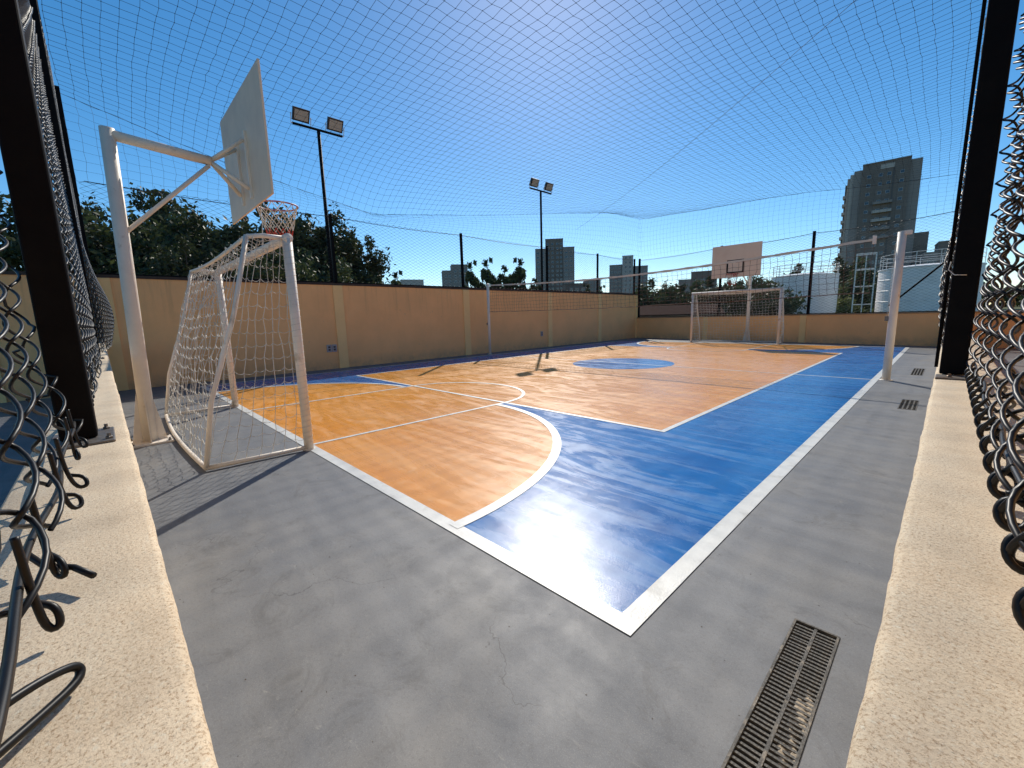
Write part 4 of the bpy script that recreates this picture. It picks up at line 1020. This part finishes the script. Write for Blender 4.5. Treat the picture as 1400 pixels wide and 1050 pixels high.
def tree(k, a, D, top_el, label, cat='tree', group=None, name=None, rot=None, wide=1.):
    cm, tm, bh, H = KINDS[k]; c = az(a, D); ztop = 1.25+D*math.tan(R(top_el)); s = (ztop+.35)/H
    t = thing(name or ('tree' if cat == 'tree' else cat), (c[0], c[1], -.35), label, cat, group)
    t.rotation_euler = (0, 0, rng.uniform(0, 6.28)); t.scale = (s*wide, s*wide, s)
    o = bpy.data.objects.new('crown', cm); COL.objects.link(o); o.parent = t; o.location = (0, 0, bh); o['kind'] = 'stuff'
    o = bpy.data.objects.new('trunk', tm); COL.objects.link(o); o.parent = t
    return t
G1 = 'dark trees behind the long left wall'
for i, (k, a, D, e, lb) in enumerate([
    ('big1', -91.5, 27, 11.3, 'leftmost dark tree, half hidden by the left fence posts'), ('big2', -88.2, 30, 10.9, 'dark tree seen between the left fence and the near hoop pole'),
    ('big3', -85.6, 27, 11.4, 'dark tree right behind the near hoop pole'), ('big1', -82.9, 31, 12.8, 'tallest left tree, rising above the brace of the near hoop'),
    ('big2', -80.0, 27, 11.2, 'dark tree left of the near backboard'), ('big3', -77.2, 30, 11.4, 'dark tree directly behind the near backboard'),
    ('big1', -73.6, 28, 12.3, 'dark tree behind the rim of the near hoop'), ('big2', -71.2, 31, 11.7, 'dark tree just right of the near hoop rim'),
    ('big2', -68.5, 29, 12.3, 'dark tree just left of the first floodlight pole'), ('big1', -65.8, 31, 9.9, 'dark tree right of the first floodlight pole'),
    ('big3', -70, 24, 8.3, 'lower dark tree in front of the mass, behind the near goal crossbar'), ('big3', -76.5, 23, 8.5, 'lower dark tree under the near backboard'), ('big1', -83, 23, 8.4, 'lower dark tree behind the middle of the near hoop pole')]):
    tree(k, a, D, e, lb, group=G1)
tree('wispy', -63.8, 36, 7.2, 'small tree closing the right end of the dark tree mass')
tree('wispy', -60.6, 44, 6.4, 'small rounded tree alone right of the dark tree mass')
for a, e, lb in ((-51.0, 7.6, 'leafy tree just right of the fence post before the plain grey block'), (-48.9, 7.9, 'second of the wispy trees above the left wall'), (-46.6, 7.0, 'third of the wispy trees above the left wall, rather low'), (-44.7, 7.9, 'wispy tree closest to the dark apartment tower on its left')):
    tree('wispy', a, 46, e, lb, group='wispy trees above the left wall', wide=.9)
for a, e, D_, lb in ((-42.6, 5.2, 60, 'low tree at the left foot of the dark apartment tower'), (-35.8, 4.2, 62, 'low tree between the two apartment towers'), (-33.9, 3.9, 66, 'low tree at the left foot of the paler apartment tower')):
    tree('wispy', a, D_, e, lb)
G2 = 'dark tree line beyond the far wall'
hl = ['tree at the far left corner above the end of the left wall', 'second tree of the dark line right of the far left corner', 'tree in the dark line below the stepped grey block', 'tree in the dark line at the left edge of the far goal', 'tree in the dark line behind the left part of the far goal', 'tree seen through the middle of the far goal', 'tree behind the pole of the far hoop', 'tree seen through the right part of the far goal', 'tree between the far goal and the smaller tank']
BLAB = 1
for i, a in enumerate(np.linspace(-28.6, -15.6, 9)):
    tree('hedge' if i % 2 else 'hedge2', float(a), 56+2*math.sin(i*2.1), 3.15+.45*math.sin(i*1.7), hl[i], group=G2, wide=1.15)
tree('hedge', -8.3, 84, 4.5, 'dark tree in the gap between the two tanks, left one'); tree('hedge2', -6.7, 80, 4.5, 'dark tree in the gap between the two tanks, behind the ladder tower')
tree('hedge', -12.6, 100, 4.2, 'distant tree peeking over the smaller tank')
for a, D_, e, lb in ((-8.0, 70, .9, 'olive bush left of the ladder tower by the larger tank'), (-6.9, 62, .3, 'olive bush at the foot of the ladder tower by the larger tank'), (-20.6, 46, .2, 'olive bush left of the far goal above the far wall'), (-22.6, 47, .0, 'low olive bush beside the brown red shed')):
    tree('bush', a, D_, e, lb, cat='bush')
# wooded skyline far off
b_parts = []
rs = np.random.default_rng(11)
N_ = 26000; aa = rs.uniform(R(-100), R(16), N_); DD = rs.uniform(330, 420, N_); hh = (8+5*np.sin(aa*17)+3*np.sin(aa*41+1)+2*np.sin(aa*90))*rs.uniform(0, 1, N_)**.6
P = np.stack([np.sin(aa)*DD, np.cos(aa)*DD, hh-.3], 1); a_ = rs.normal(size=(N_, 3)); a_ /= np.linalg.norm(a_, axis=1)[:, None]; b_ = np.cross(a_, rs.normal(size=(N_, 3))); b_ /= np.linalg.norm(b_, axis=1)[:, None]
V = np.stack([P-a_*1.6, P-b_*1.1, P+a_*1.6, P+b_*1.1], 1).reshape(-1, 3)
tag(fast('distant_woods', V, np.arange(N_*4).reshape(-1, 4), LEAFD), 'far belt of dark woods along the horizon', 'woods', kind='stuff')
